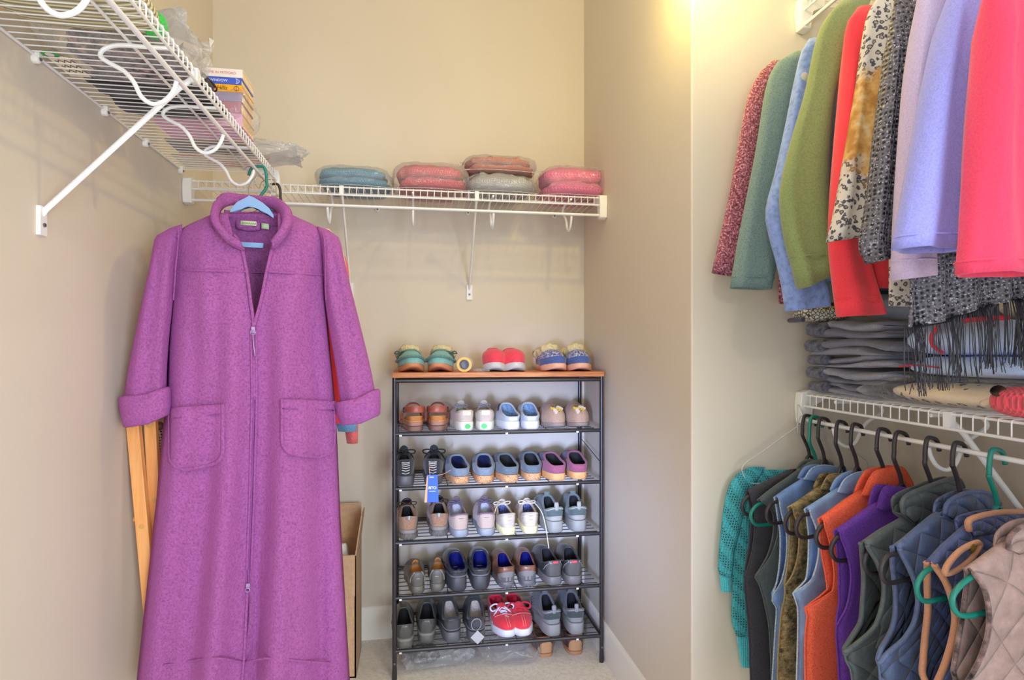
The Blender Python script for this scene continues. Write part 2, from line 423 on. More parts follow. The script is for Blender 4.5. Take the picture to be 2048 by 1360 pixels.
for x in (RX0, RX1):
    for y in (RY0, RY1):
        zs = [0.0, 0.02, 0.045, 0.06, 0.30, 0.305, 0.62, 0.625, TOPZ - 0.017]
        m = MB(); m.tube([RK(x, y, z) for z in zs], [0.0085, 0.0085, 0.0072, 0.0075, 0.0075, 0.0075, 0.0075, 0.0075, 0.0075], 12)
        m.tube([RK(x, y, 0.30), RK(x, y, 0.305)], 0.0079, 12); m.tube([RK(x, y, 0.66), RK(x, y, 0.665)], 0.0079, 12)
        lg = m.build('leg', RACKM, rk)
        if y == RY0:
            m = MB(); m.lathe([(0.004, 0), (0.004, 0.0012), (0.001, 0.002)], RK(x, y - 0.0075, 0.055), (0, -1, 0), 10); m.build('screw', SCREW, lg)
for k, z in enumerate([TOPZ - 0.028] + TIERS):
    m = MB()
    m.tube([RK(RX0, RY0, z), RK(RX1, RY0, z)], 0.0066, 10); m.tube([RK(RX0, RY1, z), RK(RX1, RY1, z)], 0.0066, 10)
    m.tube([RK((RX0 + RX1) / 2 - 0.004, RY0, z), RK((RX0 + RX1) / 2 + 0.004, RY0, z)], 0.0071, 10)
    if k: 
        for i in range(7):
            y = lerp(RY0, RY1, (i + 0.7) / 7.5); m.tube([RK(RX0 + 0.008, y, z), RK(RX1 - 0.008, y, z)], 0.0016, 6)
        for i in range(6):
            x = lerp(RX0, RX1, (i + 0.5) / 6); m.tube([RK(x, RY0, z - 0.002), RK(x, RY1, z - 0.002)], 0.0016, 6)
    t = m.build('wire_tier' if k else 'top_rail', RACKM, rk)
    if k:
        for x in (RX0 + 0.02, RX1 - 0.09, (RX0 + RX1) / 2 + 0.02):
            m = MB(); m.box(RK(x, RY0 - 0.0062, z - 0.004), (0.009, 0.003, 0.006)); m.build('clip', PLAS, t, bevel=0.001)
for z in (TIERS[4], TOPZ - 0.028):
    for x in (RX0, RX1):
        m = MB(); m.tube([RK(x, RY0, z), RK(x, RY1, z)], 0.006, 8); m.build('side_rail', RACKM, rk)
m = MB(); m.tube([RK(RX1, RY0, EYE - 0.40), RK(RX1, RY1, EYE - 0.345)], 0.0015, 6); m.build('brace_wire', RACKM, rk)
# ---------------------------------------------------------------- shoes
def sgnpow(v, p): return math.copysign(abs(v) ** p, v)
class Last:
    """The shape one shoe is built on. Heel at y = 0, toe at y = L, inner side towards -side."""
    def __init__(s, side, L=0.25, W=0.088, heel=0.76, waist=0.74, toe=0.55, zsh=0.026, zst=0.016, spring=0.010,
                 zh=0.07, zs=0.055, zt=0.085, yth=0.52, wo=0.66, swing=0.010, flat=1.0):
        s.__dict__.update(locals()); s.n = 40
        s.W *= 0.93; s.L *= 0.96; s.zh = s.zsh + (zh - zsh) * 0.92; s.zs = s.zsh + (zs - zsh) * 0.90; s.zt = s.zsh + (zt - zsh) * 0.80
    def half(s, t):
        return smooth_tab([(0, s.heel), (0.18, s.heel * 1.0), (0.42, s.waist), (0.70, 1.0), (0.9, 0.90), (1.0, s.toe + 0.2)], t) * s.W / 2
    def outline(s, a, k=1.0, dy=0.0):
        c, q = math.cos(a), math.sin(a)
        yy = 0.5 + 0.5 * sgnpow(c, 0.92); x = s.half(yy) * sgnpow(q, 0.52 if c < 0 else 0.70) * k
        x += -s.side * s.swing * (yy * yy - 0.25)
        y = (yy - 0.5) * (s.L * 1.0 + 2 * dy) + 0.5 * s.L
        return x, y
    def zsole(s, y):
        t = y / s.L
        return smooth_tab([(0, s.zsh), (0.35, s.zsh), (0.62, s.zst), (1, s.zst + s.spring * 0.9)], min(1, max(0, t)))
    def zbot(s, y): return s.spring * max(0.0, (y / s.L - 0.68) / 0.32) ** 2
    def opening(s, a, k=1.0):
        c, q = math.cos(a), math.sin(a)
        y0 = 0.02 * s.L; y = y0 + (s.yth * s.L - y0) * (0.5 + 0.5 * c)
        t = y / s.L; x = s.half(t) * lerp(max(s.wo, 0.78), 0.90, max(0, -c)) * sgnpow(q, 0.45 if c < 0 else 0.58) * k
        x += -s.side * s.swing * (t * t - 0.25)
        z = s.zs + (s.zt - s.zs) * max(0, c) ** 1.4 + (s.zh - s.zs) * max(0, -c) ** 1.6
        return V((x, y, z))
    def surf(s, a, q):
        """Upper surface: a round the outline, q from the sole's edge (0) to the topline (1)."""
        x, y = s.outline(a, 0.98, -0.002); O = V((x, y, s.zsole(y))); T = s.opening(a)
        e = math.sin(q * PI / 2) ** 0.9; g = (1 - math.cos(q * PI / 2)) ** (1.15 * s.flat)
        p = V((lerp(O.x, T.x, g), lerp(O.y, T.y, g), lerp(O.z, T.z, e)))
        b = math.sin(q * PI) * 0.004
        return p + V((math.sin(a) * b, -math.cos(a) * -b * 0.6, 0))
ANG = lambda n, i: 2 * PI * i / n
def sole_part(s, mat, parent, name='sole', z0=0.0, z1=1.0, k=1.03, dy=0.004, lip=0.0, tread=0):
    m = MB(); n = s.n; rows = []
    def ring(f, kk, dd):
        r = []
        for i in range(n):
            x, y = s.outline(ANG(n, i), kk, dd); r.append(V((x, y, lerp(s.zbot(y), s.zsole(y), f))))
        return r
    rows = [ring(z0, k * 0.94, dy - 0.003), ring(z0 + 0.10 * (z1 - z0), k, dy), ring(lerp(z0, z1, 0.5), k * 1.005, dy + 0.0005), ring(z0 + 0.9 * (z1 - z0), k + lip, dy + lip * 0.04), ring(z1, k * 0.96 + lip, dy - 0.0015)]
    m.grid(rows, cv=True); m.cap(rows[0][::-1]); m.cap(rows[-1])
    if tread:
        for i in range(-tread, tread + 1):
            a = PI + i * 0.16; x, y = s.outline(a, k * 1.005, dy + 0.0012); h = s.zsole(y)
            m.box((x, y, h * 0.30), (0.0035, 0.004, h * 0.46), Matrix.Rotation(a - PI, 3, 'Z'))
    return m.build(name, mat, parent, angle=55)
def upper_part(s, mat, parent, name='upper', q0=0.0, q1=1.0, a0=0.0, a1=2 * PI, lift=0.0, nq=9, na=None, thick=0.0, fq=None):
    na = na or s.n; full = abs(a1 - a0 - 2 * PI) < 1e-6; m = MB(); rows = []
    cnt = na if full else na + 1
    for k in range(nq + 1):
        row = []
        for i in range(cnt):
            a = a0 + (a1 - a0) * i / na
            qq1 = fq(a) if fq else q1
            p = s.surf(a, lerp(q0, qq1, k / nq))
            if lift:
                d = V((math.sin(a) * 0.7, math.cos(a) * 0.7, 0.6)).normalized(); p = p + d * lift
            row.append(p)
        rows.append(row)
    m.autogrid(rows, cv=full)
    return m.build(name, mat, parent, solid=thick, offset=0, angle=180)
def lining_part(s, mat, parent, name='lining', depth=0.006):
    m = MB(); n = s.n; rows = []
    for f, kk in ((0.0, 1.0), (0.06, 0.95), (0.3, 0.93), (0.65, 0.96), (0.92, 0.97), (1.0, 0.9)):
        row = []
        for i in range(n):
            T = s.opening(ANG(n, i), kk); zi = s.zsole(T.y) + depth
            row.append(V((T.x, T.y, lerp(T.z + 0.0003, min(zi, T.z - 0.003), f))))
        rows.append(row)
    m.grid(rows, cv=True); m.cap(rows[-1])
    return m.build(name, mat, parent, angle=180)
def rim_part(s, mat, parent, r=0.0025, name='collar', rough=0.0, fr=1.0, lift=0.0, a0=0, a1=2 * PI, flat=(1, 1)):
    m = MB(); n = 48; full = abs(a1 - a0 - 2 * PI) < 1e-6; P = []
    for i in range(n if full else n + 1):
        a = a0 + (a1 - a0) * i / n; P.append(s.opening(a) + V((0, 0, lift)))
    m.tube(P, [r * (1 + rough * noise.noise(p * 300) + rough * 0.6 * noise.noise(p * 120)) for p in P], 10, closed=full, flat=flat)
    return m.build(name, mat, parent, angle=180)
def band_on(s, mat, parent, name, pts, r, n=6, lift=0.002, flat=(1, 1)):
    """a cord or strip lying on the upper: pts = (a, q) pairs."""
    m = MB(); P = []
    for a, q in pts:
        p = s.surf(a, q); d = V((math.sin(a) * 0.6, math.cos(a) * 0.6, 0.6)).normalized(); P.append(p + d * lift)
    m.tube(spline(P, 5), r, n, flat=flat); return m.build(name, mat, parent, angle=180)
def lace_part(s, mat, parent, rows=4, r=0.0022, bow=True, loose=False, y0=None, bowsize=1.0):
    m = MB(); T = s.opening(0); w = s.W * 0.16; y0 = T.y if y0 is None else y0
    for k in range(rows):
        t = k / max(1, rows - 1); a, q = 0.30 + 0.10 * k, 0.97 - 0.0 * k
        z = T.z + 0.004 - t * 0.012 + (0.0 if not loose else 0.004 * (k % 2)); y = y0 - 0.008 + t * 0.046
        cx = T.x - s.side * 0.002 * k
        m.tube(spline([(cx - w, y, z - 0.007), (cx - w * 0.5, y + 0.004, z), (cx + w * 0.5, y + 0.010, z), (cx + w, y + 0.014, z - 0.007)], 4), r, 6)
        m.tube(spline([(cx + w, y, z - 0.007), (cx + w * 0.5, y + 0.004, z + 0.002), (cx - w * 0.5, y + 0.010, z + 0.002), (cx - w, y + 0.014, z - 0.007)], 4), r, 6)
    if bow:
        k = bowsize
        for sx in (-1, 1):
            c = V((T.x, y0 - 0.012, T.z + 0.004))
            m.tube(spline([c, c + V((sx * 0.016, -0.004, 0.010)) * k, c + V((sx * 0.034, 0.004, 0.006)) * k, c + V((sx * 0.030, 0.010, -0.004)) * k, c + V((sx * 0.010, 0.004, -0.002)) * k, c], 5), r, 6)
            m.tube(spline([c, c + V((sx * 0.010, 0.008, 0.003)) * k, c + V((sx * 0.026, 0.022, -0.012)) * k, c + V((sx * 0.032, 0.028, -0.03)) * k], 5), r, 6)
    return m.build('laces', mat, parent, angle=180)
def tongue_part(s, mat, parent, h=0.028, w=0.4, lean=-0.022, name='tongue'):
    T = s.opening(0); m = MB(); rows = []
    for k in range(7):
        t = k / 6; ww = s.W * w * 0.5 * (1.0 - 0.25 * t) * (1 if k < 6 else 0.8)
        rows.append([V((T.x + ww * j / 3, T.y + 0.012 + lean * t, T.z - 0.010 + h * t + 0.006 * (1 - (j / 3) ** 2))) for j in range(-3, 4)])
    m.autogrid(rows); return m.build(name, mat, parent, solid=0.005, angle=180)
def tab_part(s, mat, parent, h=0.018, w=0.011, name='pull_tab', a=PI, loop=True):
    p = s.opening(a); m = MB()
    P = [(p.x, p.y - 0.003, p.z - 0.014), (p.x, p.y - 0.006, p.z), (p.x, p.y - 0.006, p.z + h * 0.7), (p.x, p.y - 0.001, p.z + h), (p.x, p.y + 0.003, p.z + h * 0.7), (p.x, p.y + 0.003, p.z)]
    m.tube(spline(P, 4), w / 2, 8, flat=(0.22, 1.0), up=(0, 1, 0)); return m.build(name, mat, parent, angle=60)

def place_pair(prefix, labels, cat, group, xs, Zt, maker, yaw=(0, 0), toe_out=False, Y=None, dY=(0, 0)):
    """xs: heel (or toe) centres in the photograph; the shoes stand at height Zt with that end near the rack's front."""
    for i, side in enumerate((-1, 1)):
        yy = (Y if Y is not None else RY0 + 0.012) + dY[i]
        p = atY(xs[i], HY - (Zt - EYE) / (yy) * F, yy)
        fl = -side if toe_out else side
        if toe_out:      # toe at the front: turned half round, heel away from the viewer
            t = thing(prefix, labels[i], cat, (0, 0, 0), 0, group)
            L = maker(t, fl); a = PI + yaw[i]
            t.rotation_euler = (0, 0, a); t.location = (p.x + math.sin(a) * L, yy - math.cos(a) * L, Zt)
        else:
            t = thing(prefix, labels[i], cat, (p.x, yy, Zt), -side * 0.085 + yaw[i] * 0.15, group); maker(t, fl)
def two(what): return ('left one of the ' + what, 'right one of the ' + what)

# --- materials
BLACKL = leather('black_leather', (62, 62, 66), 0.33)
BLACKM = fabric('black_mesh', (58, 62, 66), 500, 0.4, 0.2)
BLACKS = plain('black_rubber', (70, 70, 74), 0.5)
DARKIN = plain('dark_lining', (16, 16, 22), 0.8)
NAVYIN = fabric('navy_lining', (16, 24, 66), 200, 0.3, 0.2)
BLUEIN = plain('blue_shiny_lining', (14, 20, 92), 0.22)
GREYS = plain('grey_rubber', (120, 122, 124), 0.55)
WHITES = plain('white_rubber', (238, 240, 242), 0.5)
def cork_mat():
    m, n = new_mat('cork'); o = n.coord('Object'); f = n.noise(o, 260, 3, 0.7)
    n.color(n.ramp(f, [(0.36, (150, 96, 58)), (0.5, (218, 164, 116)), (0.7, (232, 188, 142))])); n.b.inputs['Roughness'].default_value = 0.8
    return m
CORK = cork_mat()
FURC = fabric('cream_fleece', (240, 222, 172), 170, 1.0, 0.10, dist=0.008)

# --- top board: three pairs of slippers, toes to the room
def mk_teal(t, side):
    s = Last(side, 0.235, 0.104, heel=0.80, toe=0.62, zsh=0.016, zst=0.015, spring=0.020, zh=0.058, zs=0.056, zt=0.092, yth=0.50, wo=0.74, flat=0.9)
    tl = fabric('teal_suede', (128, 186, 186), 300, 0.25, 0.08); td = fabric('teal_edge', (100, 146, 142), 300, 0.5, 0.15)
    sole_part(s, plain('salmon_sole', (206, 142, 104), 0.6), t, k=0.98, dy=0.0)
    upper_part(s, tl, t)
    m = MB(); P = []                                   # gathered moccasin seam round the toe
    for i in range(41):
        a = -2.0 + 4.0 * i / 40; p = s.surf(a, 0.30); P.append(p + V((math.sin(a), math.cos(a), 0.4)).normalized() * (0.004 + 0.0012 * (i % 2)))
    m.tube(P, [0.0052 if i % 2 else 0.0040 for i in range(41)], 8); m.build('moccasin_seam', td, t, angle=180)
    band_on(s, td, t, 'lace_strap', [(-1.5, 0.62), (-0.9, 0.76), (-0.35, 0.82), (0, 0.83), (0.35, 0.82), (0.9, 0.76), (1.5, 0.62)], 0.0034, lift=0.003, flat=(1, 0.6))
    m = MB(); c = s.surf(side * 0.9, 0.72) + V((side * 0.004, 0.002, 0.005))
    for sx in (-1, 1):
        m.tube(spline([c, c + V((sx * 0.012, 0.006, 0.007)), c + V((sx * 0.020, 0.004, -0.002)), c], 5), 0.0022, 6)
        m.tube(spline([c, c + V((sx * 0.008, 0.008, -0.010)), c + V((sx * 0.012, 0.008, -0.030))], 5), 0.0018, 6)
    m.build('bow', plain('teal_cord', (60, 92, 92), 0.7), t, angle=180)
    rim_part(s, FURC, t, 0.0150, 'fleece_collar', 0.5, lift=0.007); lining_part(s, FURC, t)
    return s.L
place_pair('slipper', two('teal moccasin slippers with cream fleece on the rack top'), 'slipper', 'teal slippers', (823, 880), TOPZ, mk_teal, (0.05, -0.10), True, RY0 + 0.02)
def mk_red(t, side):
    s = Last(side, 0.23, 0.092, heel=0.58, toe=0.50, zsh=0.026, zst=0.022, spring=0.014, zh=0.072, zs=0.076, zt=0.098, yth=0.46, wo=0.64, flat=1.5, swing=0.012)
    sole_part(s, fabric('pale_felt_sole', (206, 208, 208), 220, 0.3, 0.06), t, k=1.02, dy=0.004)
    rd = fabric('red_felt', (238, 74, 92), 260, 0.35, 0.08)
    upper_part(s, rd, t); lining_part(s, rd, t); rim_part(s, rd, t, 0.0022)
    return s.L
place_pair('slipper', two('red felt slippers with pale soles on the rack top'), 'slipper', 'red slippers', (987, 1040), TOPZ, mk_red, (-0.12, 0.12), True, RY0 + 0.02)
def sherpa_mat():
    m, n = new_mat('blue_fleck'); o = n.coord('Object')
    v = n.add('ShaderNodeTexVoronoi'); v.inputs['Scale'].default_value = 240; n.link(o, v.inputs['Vector'])
    n.color(n.ramp(v.outputs['Color'], [(0.30, (66, 78, 150)), (0.5, (132, 142, 206)), (0.7, (206, 208, 236))])); n.bump(v.outputs['Distance'], 0.6, 0.003)
    n.b.inputs['Roughness'].default_value = 0.9; return m
BLUEFLECK = sherpa_mat()
def mk_sherpa(t, side):
    s = Last(side, 0.235, 0.102, heel=0.82, toe=0.64, zsh=0.022, zst=0.020, spring=0.012, zh=0.062, zs=0.058, zt=0.094, yth=0.52, wo=0.72, flat=0.95)
    sole_part(s, plain('peach_sole', (228, 178, 150), 0.6), t, k=1.03, dy=0.005)
    upper_part(s, BLUEFLECK, t)
    upper_part(s, fabric('blue_toe_band', (76, 98, 158), 320, 0.2, 0.06), t, 'toe_band', 0.0, 0.30, -1.7, 1.7, 0.0022, 3)
    rim_part(s, FURC, t, 0.0160, 'fleece_collar', 0.6, lift=0.006); lining_part(s, FURC, t)
    m = MB(); p = s.opening(side * 1.9); m.box(p + V((side * 0.002, 0, 0.008)), (0.024, 0.016, 0.026), Matrix.Rotation(side * 0.3, 3, 'Y')); m.build('strap', fabric('blue_toe_band', (76, 98, 158)), t, bevel=0.003)
    return s.L
place_pair('slipper', two('blue flecked slippers with thick cream fleece on the rack top'), 'slipper', 'blue fleece slippers', (1115, 1169), TOPZ, mk_sherpa, (0.02, 0.0), True, RY0 + 0.02)

# --- first wire tier
Z1, Z2, Z3, Z4, Z5 = [z + 0.0065 for z in TIERS]
def mk_sandal(t, side):
    s = Last(side, 0.235, 0.094, heel=0.80, waist=0.80, zsh=0.036, zst=0.024, spring=0.008, zh=0.08, zs=0.07, zt=0.07, yth=0.6, wo=0.86)
    sole_part(s, leather('sandal_sole', (150, 112, 100), 0.6), t, z0=0.0, z1=0.50, k=1.0, dy=0.0)
    sole_part(s, leather('sandal_midsole', (176, 132, 116), 0.6), t, 'midsole', z0=0.52, z1=0.92, k=1.0, dy=0.0)
    sole_part(s, leather('sandal_footbed', (222, 148, 84), 0.5), t, 'footbed', z0=0.9, z1=1.04, k=0.97, dy=-0.001)
    st = leather('sandal_strap', (192, 104, 88), 0.35)
    def strap(name, pts, hw, mat=st):
        m = MB(); Q = spline(pts, 6); m.tube(Q, hw, 10, flat=(1.0, 0.16), up=(0, 0, 1)); return m.build(name, mat, t, angle=60)
    w = s.W * 0.41
    strap('heel_strap', [(-w * 0.98, 0.085, 0.062), (-w * 0.95, 0.045, 0.072), (-w * 0.55, 0.006, 0.076), (0, -0.004, 0.077), (w * 0.55, 0.006, 0.076), (w * 0.95, 0.045, 0.072), (w * 0.98, 0.085, 0.062)], 0.0115)
    strap('instep_strap', [(-w, 0.105, 0.034), (-w * 1.0, 0.10, 0.06), (-w * 0.55, 0.098, 0.084), (0, 0.097, 0.090), (w * 0.55, 0.098, 0.084), (w, 0.10, 0.06), (w, 0.105, 0.034)], 0.012)
    strap('toe_strap', [(-w * 1.12, 0.165, 0.022), (-w * 0.95, 0.162, 0.05), (-w * 0.4, 0.16, 0.064), (w * 0.4, 0.16, 0.064), (w * 0.95, 0.162, 0.05), (w * 1.12, 0.165, 0.022)], 0.019)
    strap('side_strap', [(-side * w * 1.05, 0.05, 0.036), (-side * w, 0.075, 0.052), (-side * w * 0.98, 0.10, 0.066)], 0.008)
    strap('side_strap', [(side * w * 1.05, 0.05, 0.036), (side * w, 0.075, 0.052), (side * w * 0.98, 0.10, 0.066)], 0.008)
    m = MB(); m.tube([(side * w * 1.06, 0.055 + 0.012 * math.cos(k), 0.070 + 0.009 * math.sin(k)) for k in [2 * PI * j / 12 for j in range(12)]], 0.0016, 6, closed=True); m.build('buckle', plain('buckle_metal', (90, 70, 60), 0.3, 0.9), t)
    upper_part(s, leather('sandal_lining', (196, 132, 70), 0.6), t, 'inner_lining', 0.0, 0.30, PI - 0.9, PI + 0.9, -0.004, 3)
    return s.L
place_pair('sandal', two('brown strappy sandals on the top wire tier'), 'sandal', 'brown sandals', (833, 873), Z1, mk_sandal, (0.24, 0.04))
def mk_leaf(t, side):
    s = Last(side, 0.25, 0.092, heel=0.80, zsh=0.030, zst=0.024, spring=0.006, zh=0.072, zs=0.060, zt=0.082, yth=0.50, wo=0.70)
    sole_part(s, plain('offwhite_rubber', (236, 234, 222), 0.5), t, k=1.03, dy=0.004)
    up = fabric('beige_canvas', (206, 194, 184), 420, 0.3, 0.06); upper_part(s, up, t); rim_part(s, fabric('beige_edge', (188, 176, 168)), t, 0.0034)
    lining_part(s, fabric('sage_lining', (150, 152, 124), 200), t); tongue_part(s, up, t, 0.03)
    lace_part(s, plain('grey_lace', (150, 150, 158), 0.8), t, 3, 0.002, True, bowsize=0.7)
    upper_part(s, fabric('cream_heel_tab', (232, 220, 202), 400, 0.3, 0.06), t, 'heel_tab', 0.35, 1.0, PI - 0.17, PI + 0.17, 0.0025, 4, 4)
    m = MB(); R = []; x0, y0 = s.outline(PI, 1.03, 0.004)      # the green leaf mark on the heel
    for k in range(20):
        a = 2 * PI * k / 20; R.append(V((x0 - side * 0.004 + 0.0105 * math.cos(a) * (1.0 - 0.10 * math.cos(a)), 0, 0.015 + 0.0085 * math.sin(a) * (1 - 0.35 * math.cos(a)))))
    R = [V((p.x, y0 - 0.0012 + 9.0 * (p.x - x0) ** 2, p.z)) for p in R]; m.prism(R, (0, 0.003, 0)); m.build('green_mark', plain('leaf_green', (74, 206, 104), 0.5), t)
    return s.L
place_pair('sneaker', two('beige sneakers with a green mark on the heel'), 'sneaker', 'beige sneakers', (935, 970), Z1, mk_leaf, (0.30, 0.10))
def mk_paleclog(t, side):
    s = Last(side, 0.245, 0.094, heel=0.82, waist=0.84, zsh=0.028, zst=0.024, spring=0.008, zh=0.044, zs=0.058, zt=0.098, yth=0.46, wo=0.78)
    sole_part(s, plain('pale_sole', (222, 226, 232), 0.5), t, k=1.03, dy=0.004)
    up = fabric('pale_grey_felt', (188, 196, 206), 300, 0.3, 0.07); upper_part(s, up, t); rim_part(s, up, t, 0.0036)
    lining_part(s, fabric('light_blue_lining', (120, 150, 186), 200, 0.3, 0.2), t)
    band_on(s, plain('dark_elastic', (70, 76, 90), 0.7), t, 'elastic_gusset', [(side * 0.55, 0.92), (side * 0.9, 0.9), (side * 1.3, 0.86)], 0.0035, lift=0.0015)
    upper_part(s, fabric('white_heel_tab', (226, 228, 230), 400), t, 'heel_tab', 0.1, 1.0, PI - 0.16, PI + 0.16, 0.002, 4, 4)
    return s.L
place_pair('clog', two('pale grey slip-on clogs with blue lining'), 'clog', 'pale grey clogs', (1028, 1062), Z1, mk_paleclog, (0.20, 0.02))
def mk_flower(t, side):
    s = Last(side, 0.24, 0.098, heel=0.82, toe=0.70, zsh=0.016, zst=0.015, spring=0.006, zh=0.05, zs=0.062, zt=0.098, yth=0.50, wo=0.70, flat=1.0)
    sole_part(s, plain('taupe_sole', (150, 136, 130), 0.7), t, k=1.02, dy=0.003)
    up = fabric('taupe_felt', (184, 156, 138), 300, 0.35, 0.08); upper_part(s, up, t); lining_part(s, up, t); rim_part(s, fabric('taupe_edge', (164, 136, 120)), t, 0.0024)
    m1, m2, m3 = MB(), MB(), MB()
    def blob(m, a, q, r, col, h=0.0025, ph=0):
        c = s.surf(a, q); d = (V((math.sin(a) * 0.5, math.cos(a) * 0.6, 0.8))).normalized(); u = d.orthogonal().normalized(); w = d.cross(u)
        R = [c + d * h + u * (r[0] * math.cos(2*PI*k/10 + ph)) + w * (r[1] * math.sin(2*PI*k/10)) for k in range(10)]
        m.prism(R, d * -0.006)
    o = -0.04 * side
    blob(m1, o + 0.22, 0.56, (0.006, 0.009), 0); blob(m1, o - 0.12, 0.46, (0.007, 0.006), 0); blob(m1, o + 0.02, 0.53, (0.004, 0.004), 0, 0.0035)
    for da, dq in ((-0.18, 0.58), (-0.32, 0.53), (0.10, 0.38), (0.14, 0.46), (-0.05, 0.60)): blob(m2, o + da, dq, (0.008, 0.006), 0)
    for da, dq in ((0.3, 0.64), (0.16, 0.64), (0.0, 0.68), (-0.1, 0.42)):
        m3.tube([s.surf(o + da, dq) + V((0, 0.003, 0.004)), s.surf(o + da * 0.6 + 0.05, dq - 0.07) + V((0, 0.003, 0.004))], 0.0011, 5)
    f = m1.build('embroidered_flower', plain('yellow_thread', (236, 206, 62), 0.8), t); m2.build('petal', plain('cream_thread', (234, 226, 212), 0.8), f); m3.build('stem', plain('dark_thread', (84, 78, 84), 0.8), f)
    return s.L
place_pair('slipper', two('tan felt slippers embroidered with yellow and white flowers'), 'slipper', 'tan felt slippers', (1114, 1168), Z1, mk_flower, (0.0, 0.04), True, RY0 + 0.02)

# --- second wire tier
def mk_blacktrainer(t, side):
    s = Last(side, 0.255, 0.092, heel=0.80, zsh=0.034, zst=0.026, spring=0.010, zh=0.090, zs=0.070, zt=0.105, yth=0.50, wo=0.68)
    sole_part(s, plain('charcoal_sole', (92, 94, 98), 0.45), t, k=1.05, dy=0.006); upper_part(s, BLACKM, t); rim_part(s, BLACKM, t, 0.005); lining_part(s, DARKIN, t)
    tongue_part(s, BLACKM, t, 0.034); lace_part(s, plain('black_lace', (38, 38, 42), 0.7), t, 4, 0.0026, True, bowsize=1.15)
    m = MB()                                             # pale zigzag stitching up the heel
    for k in range(6):
        q = 0.12 + 0.12 * k
        for sx in (-1, 1):
            a = s.surf(PI + sx * 0.15, q) + V((0, -0.003, 0)); b = s.surf(PI, q - 0.05) + V((0, -0.0035, 0)); m.tube([a, b], 0.0013, 5)
    m.build('heel_stitching', plain('pale_stitch', (214, 208, 206), 0.7), t)
    if side > 0:      # a blue paper tag hangs from the heel on a string
        p0 = s.surf(PI, 0.35) + V((0, -0.006, 0)); A = V((p0.x - 0.012, -0.030, 0.038)); m = MB()
        m.tube(spline([p0, p0 + V((-0.010, -0.008, 0.0)), A + V((0.004, 0.002, 0.004)), A], 5), 0.0013, 5); m.tube(spline([A + V((0.03, 0, 0.002)), A + V((0.05, 0.01, 0.004)), A + V((0.075, 0.03, 0.014))], 4), 0.001, 5); st = m.build('tag_string', plain('pink_string', (206, 162, 150), 0.7), t)
        m = MB(); T_ = [A + V((-0.006, 0, 0.004)), A + V((0.030, 0, 0.004)), A + V((0.034, -0.006, -0.088)), A + V((-0.004, -0.006, -0.088))]; m.prism(T_, (0, 0.0008, 0)); tg = m.build('hang_tag', plain('tag_blue', (24, 88, 190), 0.5), st, smooth=False)
        m = MB(); m.prism([A + V((-0.006, 0, 0.0)), A + V((-0.002, -0.001, 0.0)), A + V((-0.005, -0.007, -0.088)), A + V((-0.014, -0.007, -0.088))], (0, 0.0008, 0)); m.build('tag_back', plain('tag_orange', (232, 176, 128), 0.6), st, smooth=False)
        o = text_obj('tag_text', 'ISTO', 0.0125, plain('tag_white', (232, 238, 246), 0.6), st, frame(A + V((0.013, -0.0042, -0.040)), (1, 0, 0), (0, -1, 0.06)), bold=0.0004)
        m = MB(); m.box(A + V((0.013, -0.0049, -0.051)), (0.022, 0.0006, 0.0016)); m.box(A + V((0.010, -0.0012, -0.004)), (0.014, 0.0006, 0.003)); m.build('tag_line', plain('tag_white', (232, 238, 246)), st)
    return s.L
place_pair('sneaker', two('black sneakers with pale zigzag stitching up the heel'), 'sneaker', 'black stitched sneakers', (813, 864), Z2, mk_blacktrainer, (0.02, -0.03))
def felt_clog(name, up_c, rim_c, sole_m, lin, knitf=None):
    def mk(t, side):
        s = Last(side, 0.245, 0.098, heel=0.82, waist=0.84, zsh=0.026, zst=0.020, spring=0.010, zh=0.052, zs=0.066, zt=0.098, yth=0.46, wo=0.76)
        sole_part(s, sole_m, t, k=1.03, dy=0.004)
        u = fabric(name + '_felt', up_c, 320, 0.4, 0.16); r = fabric(name + '_rim', rim_c, 420, 0.5, 0.14)
        upper_part(s, u, t); upper_part(s, r, t, 'heel_band', 0.0, 1.0, PI - 1.5, PI + 1.5, 0.0022, 6, 24); rim_part(s, r, t, 0.004); lining_part(s, lin, t)
        return s.L
    return mk
place_pair('clog', two('slate blue clogs with cork soles beside the black stitched sneakers'), 'clog', 'slate blue cork clogs', (925, 968), Z2, felt_clog('slate', (92, 108, 132), (128, 142, 156), CORK, NAVYIN), (0.30, -0.04))
place_pair('clog', two('charcoal and slate felt clogs on cork soles'), 'clog', 'charcoal felt clogs', (1025, 1065), Z2, felt_clog('charcoal', (70, 72, 88), (104, 118, 128), CORK, DARKIN), (0.30, 0.02), dY=(0.0, 0.015))
place_pair('clog', two('plum and navy felt clogs with tan soles'), 'clog', 'plum felt clogs', (1120, 1158), Z2, felt_clog('plum', (86, 76, 116), (160, 92, 122), plain('tan_sole', (222, 170, 112), 0.7), DARKIN), (0.30, 0.04), dY=(0.0, 0.01))

